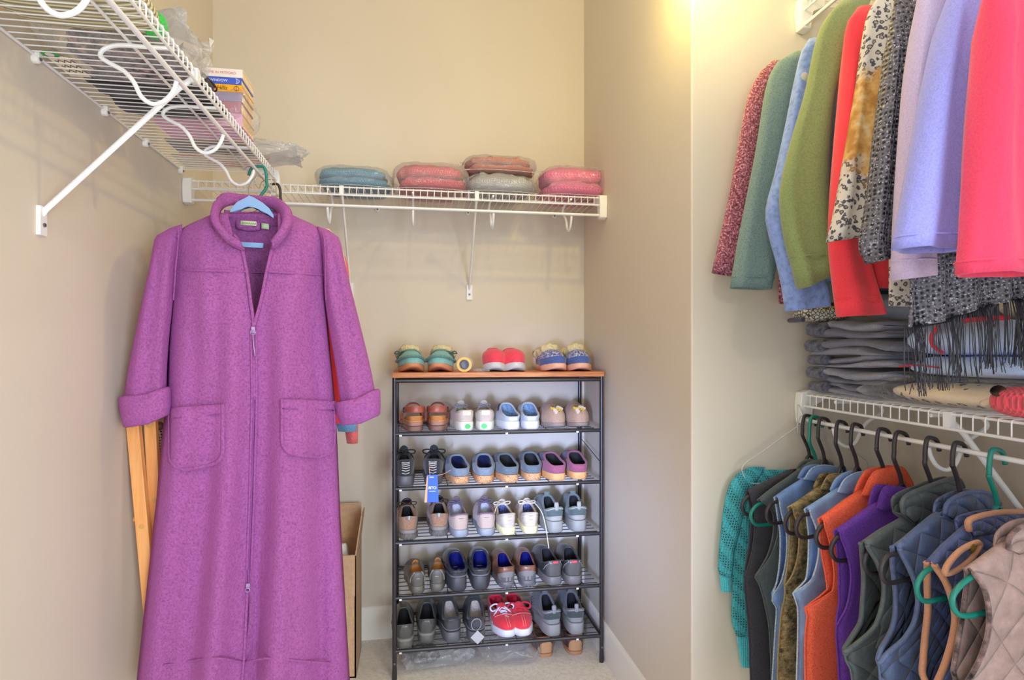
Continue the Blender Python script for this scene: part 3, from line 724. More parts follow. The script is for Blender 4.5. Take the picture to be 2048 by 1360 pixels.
# --- third wire tier
def mk_suede(t, side):
    s = Last(side, 0.25, 0.092, heel=0.82, zsh=0.034, zst=0.028, spring=0.008, zh=0.078, zs=0.066, zt=0.104, yth=0.50, wo=0.72)
    sole_part(s, plain('brown_grey_sole', (108, 102, 98), 0.6), t, z0=0, z1=0.66, k=1.04, dy=0.005, tread=6); sole_part(s, plain('sole_edge', (140, 134, 128), 0.6), t, 'welt', z0=0.64, z1=1.0, k=1.06, dy=0.006)
    up = fabric('brown_suede', (168, 132, 108), 300, 0.3, 0.14); upper_part(s, up, t); rim_part(s, up, t, 0.0048); lining_part(s, DARKIN, t)
    tongue_part(s, leather('black_tongue', (34, 34, 38), 0.3), t, 0.03, 0.5); lace_part(s, plain('brown_lace', (72, 58, 50), 0.7), t, 4, 0.0018, True)
    m = MB(); p = s.surf(PI, 0.92); m.box(p + V((0, -0.004, 0.001)), (0.017, 0.003, 0.012)); k = m.build('heel_label', plain('grey_label', (120, 122, 124), 0.6), t, bevel=0.001)
    m = MB(); m.box(p + V((0.001, -0.0058, 0.001)), (0.0025, 0.001, 0.013)); m.build('label_line', plain('white_thread', (235, 235, 235), 0.6), k)
    return s.L
place_pair('shoe', two('brown suede lace-up shoes with ridged grey soles'), 'shoe', 'brown suede shoes', (819, 876), Z3, mk_suede, (0.06, 0.20), dY=(0.0, 0.022))
def mk_taupe(t, side):
    s = Last(side, 0.25, 0.092, heel=0.80, zsh=0.026, zst=0.024, spring=0.008, zh=0.082, zs=0.064, zt=0.105, yth=0.50, wo=0.64)
    sole_part(s, plain('blue_grey_sole', (150, 156, 166), 0.5), t, k=1.05, dy=0.006)
    up = fabric('taupe_nubuck', (196, 176, 164), 420, 0.2, 0.05); upper_part(s, up, t); rim_part(s, fabric('mauve_edge', (122, 104, 118), 300), t, 0.004); lining_part(s, fabric('pale_lining', (186, 190, 202), 200), t)
    tongue_part(s, fabric('mauve_edge', (122, 104, 118)), t, 0.03); lace_part(s, plain('mauve_lace', (110, 100, 120), 0.7), t, 3, 0.002, True, bowsize=0.8)
    band_on(s, fabric('taupe_seam', (168, 148, 138)), t, 'heel_seam', [(PI - 0.5, 0.55), (PI, 0.5), (PI + 0.5, 0.55)], 0.0014, lift=0.001)
    upper_part(s, fabric('taupe_collar', (180, 158, 150), 300), t, 'collar_panel', 0.72, 1.0, PI - 0.8, PI + 0.8, 0.0022, 3, 14)
    return s.L
place_pair('sneaker', two('taupe nubuck sneakers with blue-grey soles'), 'sneaker', 'taupe sneakers', (924, 972), Z3, mk_taupe, (0.20, 0.12))
def mk_cream(t, side):
    s = Last(side, 0.25, 0.090, heel=0.80, zsh=0.026, zst=0.024, spring=0.008, zh=0.076, zs=0.062, zt=0.092, yth=0.50, wo=0.68)
    sole_part(s, plain('pale_yellow_sole', (234, 226, 172), 0.5), t, k=1.04, dy=0.005)
    up = leather('cream_leather', (212, 200, 186), 0.5); upper_part(s, up, t); rim_part(s, up, t, 0.004); lining_part(s, fabric('navy_print_lining', (84, 92, 140), 160, 0.3, 0.4), t)
    tongue_part(s, up, t, 0.026); lace_part(s, plain('cream_lace', (226, 216, 198), 0.8), t, 3, 0.0022, True, bowsize=0.9)
    for q in (0.35, 0.6, 0.85): band_on(s, leather('cream_seam', (190, 176, 160)), t, 'heel_seam', [(PI - 0.6, q), (PI, q - 0.04), (PI + 0.6, q)], 0.0014, lift=0.001)
    if side > 0:    # its lace has come undone and hangs over the tier's front rail
        m = MB(); m.tube(spline([(0.0, 0.10, 0.094), (0.022, 0.06, 0.094), (0.044, 0.02, 0.070), (0.054, -0.004, 0.03), (0.057, -0.022, 0.004), (0.060, -0.024, -0.02), (0.064, -0.022, -0.045)], 6), 0.002, 6, flat=(1, 0.7)); m.build('loose_lace', plain('cream_lace', (226, 216, 198)), t)
    else:
        m = MB(); m.tube(spline([(0.0, 0.11, 0.09), (-0.03, 0.07, 0.085), (-0.05, 0.04, 0.055), (-0.056, 0.02, 0.04)], 6), 0.002, 6); m.build('loose_lace', plain('cream_lace', (226, 216, 198)), t)
    return s.L
place_pair('sneaker', two('cream leather sneakers with pale yellow soles'), 'sneaker', 'cream sneakers', (1020, 1060), Z3, mk_cream, (0.14, 0.0))
def mk_trail(c_up, c_pan, c_mid, c_sole, nm, lin=None, tabh=0.020):
    def mk(t, side):
        s = Last(side, 0.255, 0.094, heel=0.82, zsh=0.040, zst=0.030, spring=0.012, zh=0.090, zs=0.072, zt=0.122, yth=0.48, wo=0.70)
        sole_part(s, plain(nm + '_sole', c_sole, 0.55), t, k=1.05, dy=0.007)
        up = fabric(nm + '_suede', c_up, 320, 0.3, 0.12); upper_part(s, up, t); rim_part(s, up, t, 0.0045); lining_part(s, lin or DARKIN, t)
        upper_part(s, fabric(nm + '_panel', c_pan, 420, 0.35, 0.14), t, 'heel_panel', 0.12, 0.6, PI - 0.7, PI + 0.7, 0.0024, 4, 14, fq=lambda a: 0.62 - 0.35 * abs(a - PI) ** 1.5)
        upper_part(s, plain(nm + '_mudguard', c_mid, 0.5), t, 'mudguard', 0.0, 0.25, PI - 2.2, PI + 2.2, 0.0032, 3, 40, fq=lambda a: 0.16 + 0.05 * math.cos(3 * (a - PI)))
        band_on(s, plain(nm + '_trim', shade(c_mid, 1.1), 0.5), t, 'wave_trim', [(PI + d, 0.74 + 0.10 * math.cos(5 * d)) for d in (-1.0, -0.66, -0.33, 0, 0.33, 0.66, 1.0)], 0.0022, lift=0.002)
        tab_part(s, plain(nm + '_tab', shade(c_mid, 1.0), 0.6), t, tabh, 0.013)
        T = s.opening(0); m = MB(); m.box((T.x, T.y - 0.004, T.z + 0.006), (0.02, 0.004, 0.018)); m.build('tongue_tab', up, t, bevel=0.0015)
        m = MB()
        for k in range(4):
            m.tube([s.surf(side * (0.9 + 0.16 * k), 0.72) + V((side * 0.003, 0, 0.002)), s.surf(side * (1.0 + 0.16 * k), 0.45) + V((side * 0.003, 0, 0.002))], 0.0014, 5)
        m.build('side_cord', plain(nm + '_cord', shade(c_mid, 0.9), 0.6), t)
        return s.L
    return mk
place_pair('sneaker', two('grey-green suede slip-on trail shoes with heel loops'), 'sneaker', 'grey-green trail shoes', (1115, 1157), Z3, mk_trail((112, 128, 126), (90, 104, 104), (160, 160, 154), (150, 152, 148), 'trail_green'), (0.20, 0.02))

# --- fourth wire tier
def mk_olive(t, side):
    s = Last(side, 0.245, 0.084, heel=0.76, zsh=0.026, zst=0.014, spring=0.008, zh=0.078, zs=0.058, zt=0.078, yth=0.44, wo=0.66)
    sole_part(s, plain('olive_sole', (104, 102, 90), 0.5), t, k=1.0, dy=0.002); up = leather('olive_leather', (104, 102, 96), 0.42); upper_part(s, up, t); rim_part(s, up, t, 0.002)
    lining_part(s, leather('tan_lining', (186, 122, 58), 0.6), t); tongue_part(s, leather('tan_lining', (186, 122, 58)), t, 0.022, 0.34)
    for sx in (-1, 1): band_on(s, plain('pale_piping', (176, 170, 154), 0.6), t, 'heel_piping', [(PI + sx * 0.16, 0.98), (PI + sx * 0.30, 0.7), (PI + sx * 0.62, 0.3), (PI + sx * 0.70, 0.05)], 0.0013, lift=0.001)
    band_on(s, plain('pale_piping', (176, 170, 154)), t, 'heel_seam', [(PI - 0.6, 0.22), (PI, 0.34), (PI + 0.6, 0.22)], 0.0013, lift=0.001)
    return s.L
place_pair('shoe', two('olive leather flats with tan lining and pale piping'), 'shoe', 'olive flats', (838, 872), Z4, mk_olive, (0.22, -0.05), dY=(-0.004, 0.008))
def mk_shinyclog(t, side):
    s = Last(side, 0.25, 0.098, heel=0.80, waist=0.86, zsh=0.046, zst=0.024, spring=0.010, zh=0.070, zs=0.082, zt=0.116, yth=0.46, wo=0.78)
    sole_part(s, plain('black_rubber', (70, 70, 74)), t, k=1.02, dy=0.004); up = leather('shiny_black', (64, 66, 72), 0.2); upper_part(s, up, t); rim_part(s, up, t, 0.0042); lining_part(s, BLUEIN, t)
    band_on(s, leather('clog_welt', (110, 112, 116), 0.3), t, 'welt', [(PI + d, 0.04) for d in (-1.3, -0.8, -0.4, 0, 0.4, 0.8, 1.3)], 0.0036, lift=0.002)
    band_on(s, up, t, 'rear_strap', [(PI + d, 0.62) for d in (-1.2, -0.8, -0.4, 0, 0.4, 0.8, 1.2)], 0.005, lift=0.002, flat=(1, 0.6))
    return s.L
place_pair('clog', two('shiny black clogs with deep blue lining'), 'clog', 'shiny black clogs', (920, 959), Z4, mk_shinyclog, (0.14, -0.12))
def mk_brownloafer(t, side):
    s = Last(side, 0.25, 0.090, heel=0.82, zsh=0.022, zst=0.016, spring=0.008, zh=0.076, zs=0.066, zt=0.108, yth=0.44, wo=0.76)
    sole_part(s, plain('loafer_sole', (104, 102, 104), 0.55), t, k=1.02, dy=0.003, tread=4); up = leather('brown_loafer', (142, 96, 72), 0.32, var=0.2); upper_part(s, up, t); rim_part(s, up, t, 0.0022); lining_part(s, BLUEIN, t)
    upper_part(s, plain('grey_heel_guard', (126, 122, 120), 0.6), t, 'heel_guard', 0.0, 0.5, PI - 0.75, PI + 0.75, 0.0026, 4, 14, fq=lambda a: 0.46 - 0.32 * abs(a - PI) ** 1.6)
    m = MB()
    for i in range(-3, 4):
        for k in range(2):
            p = s.surf(PI + i * 0.14, 0.06 + 0.11 * k); m.box(p + V((0, -0.003, -0.004)), (0.0036, 0.003, 0.008))
    m.build('heel_tread', plain('tread_grey', (88, 86, 88), 0.6), t)
    return s.L
place_pair('loafer', two('brown leather driving loafers with grey heel guards'), 'loafer', 'brown loafers', (1018, 1055), Z4, mk_brownloafer, (0.12, -0.04))
def mk_blackwalk(t, side):
    s = Last(side, 0.255, 0.096, heel=0.82, zsh=0.030, zst=0.026, spring=0.010, zh=0.088, zs=0.068, zt=0.112, yth=0.48, wo=0.70)
    sole_part(s, plain('walk_sole', (112, 110, 108), 0.5), t, k=1.05, dy=0.006); up = leather('black_walk', (76, 76, 78), 0.3); upper_part(s, up, t); rim_part(s, up, t, 0.004); lining_part(s, DARKIN, t)
    upper_part(s, leather('heel_counter', (96, 94, 94), 0.3), t, 'heel_counter', 0.0, 1.0, PI - 0.6, PI + 0.6, 0.0026, 6, 14, fq=lambda a: 0.98 if abs(a - PI) < 0.42 else 0.6)
    for sx in (-1, 1): band_on(s, plain('walk_seam', (158, 154, 150), 0.6), t, 'heel_seam', [(PI + sx * 0.42, 0.98), (PI + sx * 0.28, 0.7), (PI + sx * 0.62, 0.45), (PI + sx * 0.8, 0.2)], 0.0013, lift=0.003)
    m = MB(); p = s.surf(PI, 0.80); m.box(p + V((0, -0.0045, 0)), (0.020, 0.002, 0.008)); m.build('heel_patch', plain('red_patch', (232, 78, 88), 0.5), t, bevel=0.001)
    m = MB(); p = s.opening(side * 1.1); m.box(p + V((side * 0.006, 0, -0.02)), (0.006, 0.05, 0.02)); m.build('side_strap', up, t, bevel=0.002)
    return s.L
place_pair('shoe', two('black leather walking shoes with a red heel patch'), 'shoe', 'black walking shoes', (1112, 1147), Z4, mk_blackwalk, (0.22, 0.02), dY=(0, -0.004))

# --- fifth wire tier
def mk_nurse(t, side):
    s = Last(side, 0.25, 0.090, heel=0.84, zsh=0.034, zst=0.024, spring=0.008, zh=0.082, zs=0.066, zt=0.108, yth=0.47, wo=0.72)
    sole_part(s, plain('nurse_sole', (100, 100, 98), 0.5), t, z0=0, z1=0.72, k=1.02, dy=0.003); sole_part(s, plain('nurse_welt', (128, 128, 124), 0.5), t, 'welt', z0=0.72, z1=1.0, k=1.06, dy=0.006)
    up = leather('nurse_black', (92, 92, 92), 0.3); upper_part(s, up, t); rim_part(s, up, t, 0.0026); lining_part(s, DARKIN, t)
    for sx in (-1, 1): band_on(s, leather('nurse_seam', (70, 70, 70)), t, 'heel_seam', [(PI + sx * 0.10, 0.96), (PI + sx * 0.2, 0.6), (PI + sx * 0.5, 0.1)], 0.001, lift=0.0008)
    return s.L
place_pair('shoe', two('plain black leather slip-on shoes on the bottom tier'), 'shoe', 'black slip-on shoes', (812, 851), Z5, mk_nurse, (0.05, 0.14), dY=(-0.01, 0.02))
def mk_velcro(t, side):
    s = Last(side, 0.255, 0.092, heel=0.82, zsh=0.036, zst=0.026, spring=0.010, zh=0.086, zs=0.070, zt=0.118, yth=0.48, wo=0.66)
    sole_part(s, plain('velcro_sole', (104, 106, 112), 0.45), t, k=1.05, dy=0.006); up = leather('velcro_black', (70, 74, 80), 0.38); upper_part(s, up, t); rim_part(s, BLACKM, t, 0.0045); lining_part(s, fabric('stone_lining', (186, 176, 170), 200), t)
    upper_part(s, leather('velcro_counter', (82, 84, 92), 0.25), t, 'heel_panel', 0.08, 0.62, PI - 0.6, PI + 0.6, 0.0025, 4, 12)
    band_on(s, plain('velcro_line', (138, 140, 146), 0.5), t, 'heel_seam', [(PI - 1.0, 0.14), (PI - 0.5, 0.06), (PI, 0.05), (PI + 0.5, 0.06), (PI + 1.0, 0.14)], 0.0016, lift=0.003)
    tongue_part(s, BLACKM, t, 0.034, 0.5)
    if side > 0:
        p = s.surf(PI, 0.72) + V((0, -0.004, 0)); m = MB()
        m.tube([p + V((0.017 * math.cos(2*PI*k/24), -0.002 - 0.004 * (1 - math.cos(2*PI*k/24)), -0.012 + 0.020 * math.sin(2*PI*k/24))) for k in range(24)], 0.0008, 5, closed=True)
        c = m.build('tag_loop', plain('clear_loop', (196, 200, 206), 0.3), t)
        m = MB(); d = p + V((0.004, -0.020, -0.050)); r = 0.024
        m.prism([d + V((0, 0, r)), d + V((r, 0, 0)), d + V((0, 0, -r)), d + V((-r, 0, 0))], (0, -0.0008, 0)); m.build('paper_tag', plain('grey_paper', (186, 188, 194), 0.7), c, smooth=False)
    return s.L
place_pair('sneaker', ('black sneaker without a tag beside the plain slip-on shoes', 'black sneaker with a diamond-shaped paper tag on its heel'), 'sneaker', 'black leather sneakers', (908, 951), Z5, mk_velcro, (0.14, 0.06), dY=(0.008, -0.004))
def mk_redsneak(t, side):
    s = Last(side, 0.245, 0.096, heel=0.80, toe=0.66, zsh=0.026, zst=0.025, spring=0.006, zh=0.066, zs=0.058, zt=0.072, yth=0.60, wo=0.62, flat=0.95)
    sole_part(s, plain('bluish_white_sole', (232, 234, 248), 0.5), t, k=1.04, dy=0.005); rd = fabric('red_canvas', (234, 62, 76), 420, 0.3, 0.06); upper_part(s, rd, t); rim_part(s, rd, t, 0.003); lining_part(s, fabric('red_lining', (196, 40, 62)), t)
    tongue_part(s, rd, t, 0.024, 0.5, -0.03)
    lc = plain('white_lace', (226, 226, 244), 0.8) if side > 0 else fabric('red_lace', (226, 48, 66)); lace_part(s, lc, t, 4, 0.0032, True, bowsize=1.25)
    m = MB()
    for d in (-0.06, 0.02):
        m.tube([s.surf(d, q) + V((0, 0.002, 0.002)) for q in (0.12, 0.3, 0.5, 0.7)], 0.0010, 5)
    m.tube(spline([s.surf(a, q) + V((0, 0.002, 0.002)) for a, q in ((-0.9, 0.55), (-0.45, 0.72), (0, 0.78), (0.45, 0.72), (0.9, 0.55))], 5), 0.0012, 5)
    m.build('toe_stitching', plain('pink_stitch', (246, 150, 156), 0.7), t)
    return s.L
place_pair('sneaker', ('red canvas sneaker with white laces on the bottom tier', 'red canvas sneaker with red laces on the bottom tier'), 'sneaker', 'red canvas sneakers', (1014, 1053), Z5, mk_redsneak, (0.05, 0.09), True, RY0 + 0.015)
place_pair('sneaker', two('grey and black slip-on trail shoes on the bottom tier'), 'sneaker', 'grey trail shoes', (1110, 1152), Z5, mk_trail((104, 106, 112), (72, 82, 86), (136, 138, 142), (142, 144, 146), 'trail_grey'), (0.16, 0.0))
def mk_floorbrown(t, side):
    s = Last(side, 0.24, 0.096, heel=0.84, zsh=0.012, zst=0.012, spring=0.006, zh=0.076, zs=0.066, zt=0.088, yth=0.48, wo=0.72)
    sole_part(s, plain('tan_rubber', (188, 138, 96), 0.6), t, k=1.02, dy=0.003); up = leather('plum_brown', (112, 74, 72), 0.25, var=0.2); upper_part(s, up, t); rim_part(s, leather('tan_edge', (186, 122, 84)), t, 0.0026); lining_part(s, leather('tan_lining', (186, 122, 58)), t)
    upper_part(s, plain('tan_heel_patch', (196, 150, 110), 0.6), t, 'heel_patch', 0.0, 0.5, PI - 0.42, PI + 0.42, 0.003, 5, 14, fq=lambda a: 0.46 * max(0.05, 1 - (abs(a - PI) / 0.45) ** 2.2) ** 0.5)
    upper_part(s, leather('tan_edge', (186, 122, 84)), t, 'side_trim', 0.0, 0.07, PI - 1.6, PI + 1.6, 0.0022, 2, 30)
    return s.L
place_pair('shoe', two('dark brown shoes with tan heel patches on the carpet'), 'shoe', 'brown shoes on the carpet', (1094, 1150), 0.0, mk_floorbrown, (0.03, 0.0), Y=2.15)
# ---------------------------------------------------------------- the purple robe and its hanger
RYC = 1.66                                    # the plane the robe hangs in
def fleece_mat(name, c, scale=150, bump=0.9):
    m, n = new_mat(name); o = n.coord('Object')
    f = n.noise(o, scale, 4, 0.65); g = n.noise(o, 420, 2, 0.6); h = n.noise(o, 7, 3)
    k = n.math('ADD', n.math('MULTIPLY', f, 0.75), n.math('MULTIPLY', g, 0.25))
    col = n.ramp(k, [(0.34, shade(c, 0.78)), (0.5, c), (0.66, shade(c, 1.12))]); col = n.mix(n.math('MULTIPLY', h, 0.3), col, shade(c, 0.84))
    n.color(col); n.bump(k, bump, 0.006); n.b.inputs['Roughness'].default_value = 0.95
    n.b.inputs['Sheen Weight'].default_value = 0.5; n.b.inputs['Sheen Tint'].default_value = rgb(shade(c, 1.3)); n.b.inputs['Specular IOR Level'].default_value = 0.15
    return m
PURPLE = fleece_mat('purple_fleece', (168, 95, 164), 190)
PURPLE_D = plain('purple_zip', (138, 70, 146), 0.5)
RB = V((atY(505, 340, RYC).x, RYC, 0))
robe = thing('robe', 'long purple fleece zip robe with two pockets on a blue hanger', 'robe', RB)
def R(x, y, d=0.0):
    """a pixel on the robe's plane, d metres towards the viewer, in the robe's own space."""
    return atY(x, y, RYC - d) - RB
# outline of the body by image row: outer left, outer right
BL = [(428, 432), (440, 405), (455, 372), (475, 352), (520, 350), (600, 345), (690, 337), (800, 334), (900, 324), (1000, 315), (1100, 304), (1200, 293), (1300, 283), (1372, 274), (1420, 272)]
BR = [(428, 575), (440, 600), (455, 632), (475, 648), (520, 648), (600, 650), (690, 657), (800, 667), (900, 673), (1000, 677), (1100, 682), (1200, 688), (1300, 694), (1372, 698), (1420, 700)]
ZL = [(428, 455), (470, 466), (492, 480), (540, 491), (600, 499), (655, 505), (800, 507), (1000, 502), (1175, 495), (1300, 489), (1420, 480)]     # edge of the left front
ZR = [(428, 556), (470, 556), (492, 547), (540, 535), (600, 523), (655, 508), (800, 509.5), (1000, 504), (1175, 497), (1220, 500), (1300, 491), (1420, 484)]
ROWS = [428, 434, 441, 449, 458, 468, 480, 495, 515, 540, 570, 600, 630, 655, 700, 750, 800, 850, 900, 950, 1000, 1050, 1100, 1150, 1175, 1200, 1240, 1280, 1320, 1350, 1372]
def thick(y): return interp([(428, 0.022), (450, 0.05), (500, 0.07), (600, 0.085), (900, 0.10), (1372, 0.14)], y)
def folds(u, y, back=False):
    """u: 0 left side .. 1 right side."""
    k = min(1.0, max(0.0, (y - 480) / 700)); s = 0.0
    s += 0.034 * k * math.sin(u * 19 + 0.6 + 0.5 * math.sin(y / 190)) + 0.012 * k * math.sin(u * 41 + 2.0 + y / 300)
    s += 0.020 * math.exp(-((u - 0.22 - (y - 640) * 0.0003) / 0.06) ** 2) * max(0, 1 - abs(y - 600) / 260)
    s += 0.020 * math.exp(-((u - 0.78 + (y - 640) * 0.0004) / 0.07) ** 2) * max(0, 1 - abs(y - 620) / 260)
    s -= 0.020 * math.exp(-((u - 0.5) / 0.09) ** 2) * min(1, max(0, (y - 700) / 300)) * (0.4 if y > 1150 else 1)
    s += 0.018 * math.exp(-((u - 0.60) / 0.05) ** 2) * min(1, max(0, (y - 1050) / 200)) - 0.02 * math.exp(-((u - 0.56) / 0.03) ** 2) * min(1, max(0, (y - 1120) / 150))
    return s + 0.004 * nz((u * 9, y / 60, 0.3))
def body_depth(u, y):
    t = min(1.0, abs(2 * u - 1)); return thick(y) * (1 - t ** 3.2) ** 0.6 + folds(u, y) * (1 - t ** 6)
def panel(edge_a, edge_b, n, lo=0, hi=9999):
    rows = []
    for y in ROWS:
        if not lo <= y <= hi: continue
        xl, xr = interp(BL, y), interp(BR, y); a, b = edge_a(y), edge_b(y); row = []
        for j in range(n + 1):
            x = lerp(a, b, j / n); u = (x - xl) / (xr - xl); row.append(R(x, y, body_depth(u, y)))
        rows.append(row)
    return rows
m = MB(); nb = 22
left = panel(lambda y: smooth_tab(BL, y), lambda y: interp(ZL, y), nb); right = panel(lambda y: interp(ZR, y), lambda y: smooth_tab(BR, y), nb)
m.autogrid(left); m.autogrid(right)
rows = []
for y in ROWS:                                            # the back, seen in the neck and through the gaps
    xl, xr = smooth_tab(BL, y), smooth_tab(BR, y)
    rows.append([R(lerp(xl, xr, j / 30), y, -thick(y) * interp([(560, 0.75), (680, 0.30)], y) * (1 - abs(2 * j / 30 - 1) ** 3) + 0.008 * math.sin(j * 1.1) * min(1, max(0, (y - 480) / 700)) * (1 - abs(2 * j / 30 - 1) ** 6)) for j in range(31)])
m.autogrid(rows)
m.build('body', PURPLE, robe, solid=0.007, angle=180)
def seam(pts, name='seam', r=0.0034, mat=PURPLE):
    """a stitched ridge on the front: pixel points."""
    P = []
    for x, y in pts:
        xl, xr = interp(BL, y), interp(BR, y); u = min(0.99, max(0.01, (x - xl) / (xr - xl))); P.append(R(x, y, body_depth(u, y) + 0.0062))
    m = MB(); m.tube(spline(P, 6), r, 6); return m.build(name, mat, robe, angle=180)
seam([(352, 540), (400, 541), (450, 542), (494, 543)], 'yoke_seam'); seam([(535, 543), (580, 546), (620, 548), (648, 550)], 'yoke_seam')
seam([(282, 1328), (330, 1330), (380, 1322), (430, 1316), (484, 1324)], 'hem_seam', 0.0026); seam([(490, 1324), (540, 1316), (600, 1322), (660, 1326), (692, 1322)], 'hem_seam', 0.0026)
seam([(x + 2, y) for y, x in ZL[1:7]], 'front_edge', 0.0042); seam([(x - 1, y) for y, x in ZR[1:6]], 'front_edge', 0.0042)
seam([(interp(ZL, y) - 3, y) for y in range(660, 1180, 40)], 'front_edge', 0.003); seam([(interp(ZR, y) + 4, y) for y in range(660, 1180, 40)], 'front_edge', 0.003)
seam([(interp(ZL, y), y) for y in range(1180, 1372, 30)], 'front_edge', 0.0036)
# zip
def zp(y, d=0.006): 
    x = (interp(ZL, y) + interp(ZR, y)) / 2; xl, xr = interp(BL, y), interp(BR, y); return R(x, y, body_depth((x - xl) / (xr - xl), y) + d)
m = MB(); m.tube([zp(y, 0.004) for y in range(655, 1176, 13)], 0.0032, 6, flat=(0.6, 1.0)); zpo = m.build('zip', PURPLE_D, robe, angle=180)
m = MB(); c = zp(660, 0.012); m.box(c, (0.009, 0.006, 0.016)); c2 = c + V((0.002, -0.005, -0.030)); m.tube([c + V((0, -0.004, -0.004)), c2, c2 + V((0.004, -0.001, -0.034))], 0.0034, 8, flat=(0.5, 1.3)); 
m.tube([c + V((0.006 * math.sin(a), -0.005, -0.006 + 0.006 * math.cos(a))) for a in [2*PI*k/12 for k in range(12)]], 0.0013, 5, closed=True)
m.build('zip_pull', plain('lilac_metal', (176, 150, 196), 0.35, 0.4), zpo, bevel=0.001)
m = MB(); c = zp(1172, 0.012); m.box(c, (0.009, 0.006, 0.013)); m.tube([c + V((0.005 * math.sin(a), -0.005, -0.008 + 0.005 * math.cos(a))) for a in [2*PI*k/12 for k in range(12)]], 0.0013, 5, closed=True)
m.build('zip_slider', plain('lilac_metal', (176, 150, 196)), zpo, bevel=0.001)
# sleeves: by rows (left x, right x) on the plane, with a depth half and a depth offset
def sleeve(rows, name, cuff=None, dep=0.052, off=0.0, nfold=5, ph=0.0):
    m = MB(); P = []; N = 28; ys = [r[0] for r in rows]; L_ = [(r[0], r[1]) for r in rows]; R_ = [(r[0], r[2]) for r in rows]; S_l = [(r[0], r[3] if len(r) > 3 else 0) for r in rows]
    k = 26
    for i in range(k + 1):
        y = lerp(ys[0], ys[-1], i / k); xl, xr, tl = smooth_tab(L_, y), smooth_tab(R_, y), interp(S_l, y); ring = []
        dd = dep * interp([(0, 0.22), (0.03, 0.5), (0.08, 0.75), (0.2, 1), (1, 0.95)], i / k); of = off * interp([(0, 0.3), (0.25, 1)], i / k)
        for j in range(N):
            a = 2 * PI * j / N; cx = 0.5 + 0.5 * sgnpow(math.cos(a), 0.9); f = 1 + 0.17 * math.sin(nfold * a + ph + i * 0.10) * min(1, i / 6)
            x = lerp(xl, xr, 0.5 + (cx - 0.5) * (0.98 + 0.02 * f)); yy = y + tl * (cx - 0.5)
            ring.append(R(x, yy, of + dd * sgnpow(math.sin(a), 0.9) * f))
        P.append(ring)
    m.autogrid(P, cv=True); m.cap(P[0]); return m.build(name, PURPLE, robe, solid=0.006, angle=180, offset=-1)
sl = sleeve([(452, 340, 364, -8), (457, 325, 367, -12), (468, 312, 364, -10), (482, 308, 359), (540, 297, 350), (600, 284, 346), (680, 268, 338), (740, 256, 334), (800, 246, 333, -20)], 'sleeve', dep=0.050, off=0.03, ph=1.0)
sr = sleeve([(456, 634, 658, 8), (461, 632, 670, 12), (472, 638, 678, 10), (492, 643, 683), (540, 647, 693), (600, 650, 708), (680, 662, 728), (740, 672, 742), (805, 682, 752, -24)], 'sleeve', dep=0.050, off=0.03, ph=2.6)
def cuff(top_l, top_r, bot_l, bot_r, off=0.03, dep=0.062):
    m = MB(); P = []; N = 28
    for t, g in ((0.96, 0.86), (1.04, 0.97), (1.0, 1.04), (0.7, 1.06), (0.35, 1.05), (0.04, 1.04), (-0.03, 0.99), (0.0, 0.92), (0.3, 0.9)):
        ring = []
        A = V((lerp(top_l[0], bot_l[0], t), lerp(top_l[1], bot_l[1], t))); B = V((lerp(top_r[0], bot_r[0], t), lerp(top_r[1], bot_r[1], t))); M_ = (A + B) / 2
        for j in range(N):
            a = 2 * PI * j / N; c = sgnpow(math.cos(a), 0.85); q = M_ + (B - A) / 2 * c * g
            ring.append(R(q.x, q.y + 6 * (1 - abs(c)) * math.sin(a), off + dep * g * sgnpow(math.sin(a), 0.85) * (1 + 0.05 * math.sin(3 * a))))
        P.append(ring)
    m.autogrid(P, cv=True); return m.build('cuff', PURPLE, robe, solid=0.005, angle=180)
cuff((240, 797), (338, 776), (250, 852), (338, 826)); cuff((672, 808), (757, 780), (684, 848), (757, 828))
m = MB(); P = [R(362 - 2 * math.sin(i / 10 * PI), lerp(440, 600, i / 10), 0.06) for i in range(11)]; m.tube([R(356, 458, 0.045), R(357, 480, 0.066), R(352, 530, 0.074), R(347, 600, 0.06)], 0.0017, 6); m.build('armhole_seam', PURPLE, robe)
m = MB(); m.tube([R(644, 462, 0.045), R(649, 480, 0.06), R(651, 520, 0.066), R(652, 600, 0.058)], 0.0017, 6); m.build('armhole_seam', PURPLE, robe)
# pockets
def pocket(x0, y0, x1, y1, slant=0, rad=30):
    W_, H_ = x1 - x0, y1 - y0; m = MB(); n = 16; rows = []
    def pt(s, t, d):
        inset = 0.0
        if t > 1 - rad / H_:
            k = (t - (1 - rad / H_)) / (rad / H_); inset = rad * (1 - math.sqrt(max(0, 1 - k * k))) / W_
        x = x0 + W_ * lerp(inset, 1 - inset, s); y = y0 + H_ * t + slant * (s - 0.5)
        xl, xr = interp(BL, y), interp(BR, y); u = min(0.985, max(0.015, (x - xl) / (xr - xl))); return R(x, y, body_depth(u, y) + d)
    for i in range(n + 1):
        t = i / n; rows.append([pt(j / n, t, 0.010 + 0.015 * (math.sin(PI * j / n) ** 0.5) * math.sin(PI * min(1, 0.25 + 0.75 * t)) + 0.002 * nz((j * .4, t * 5, x0))) for j in range(n + 1)])
    m.autogrid(rows); pk = m.build('pocket', PURPLE, robe, solid=0.006, angle=180)
    m = MB(); e = [pt(0.0, i / 20, 0.011) for i in range(21)] + [pt(i / 12, 1.0, 0.011) for i in range(1, 12)] + [pt(1.0, 1 - i / 20, 0.011) for i in range(21)]
    m.tube(e, 0.0052, 6); m.build('pocket_piping', PURPLE, pk, angle=180)
    m = MB(); m.tube([pt(j / 10, 0.17, 0.024 if 0 < j < 10 else 0.014) for j in range(11)], 0.002, 5); m.build('pocket_seam', PURPLE_D, pk, angle=180)
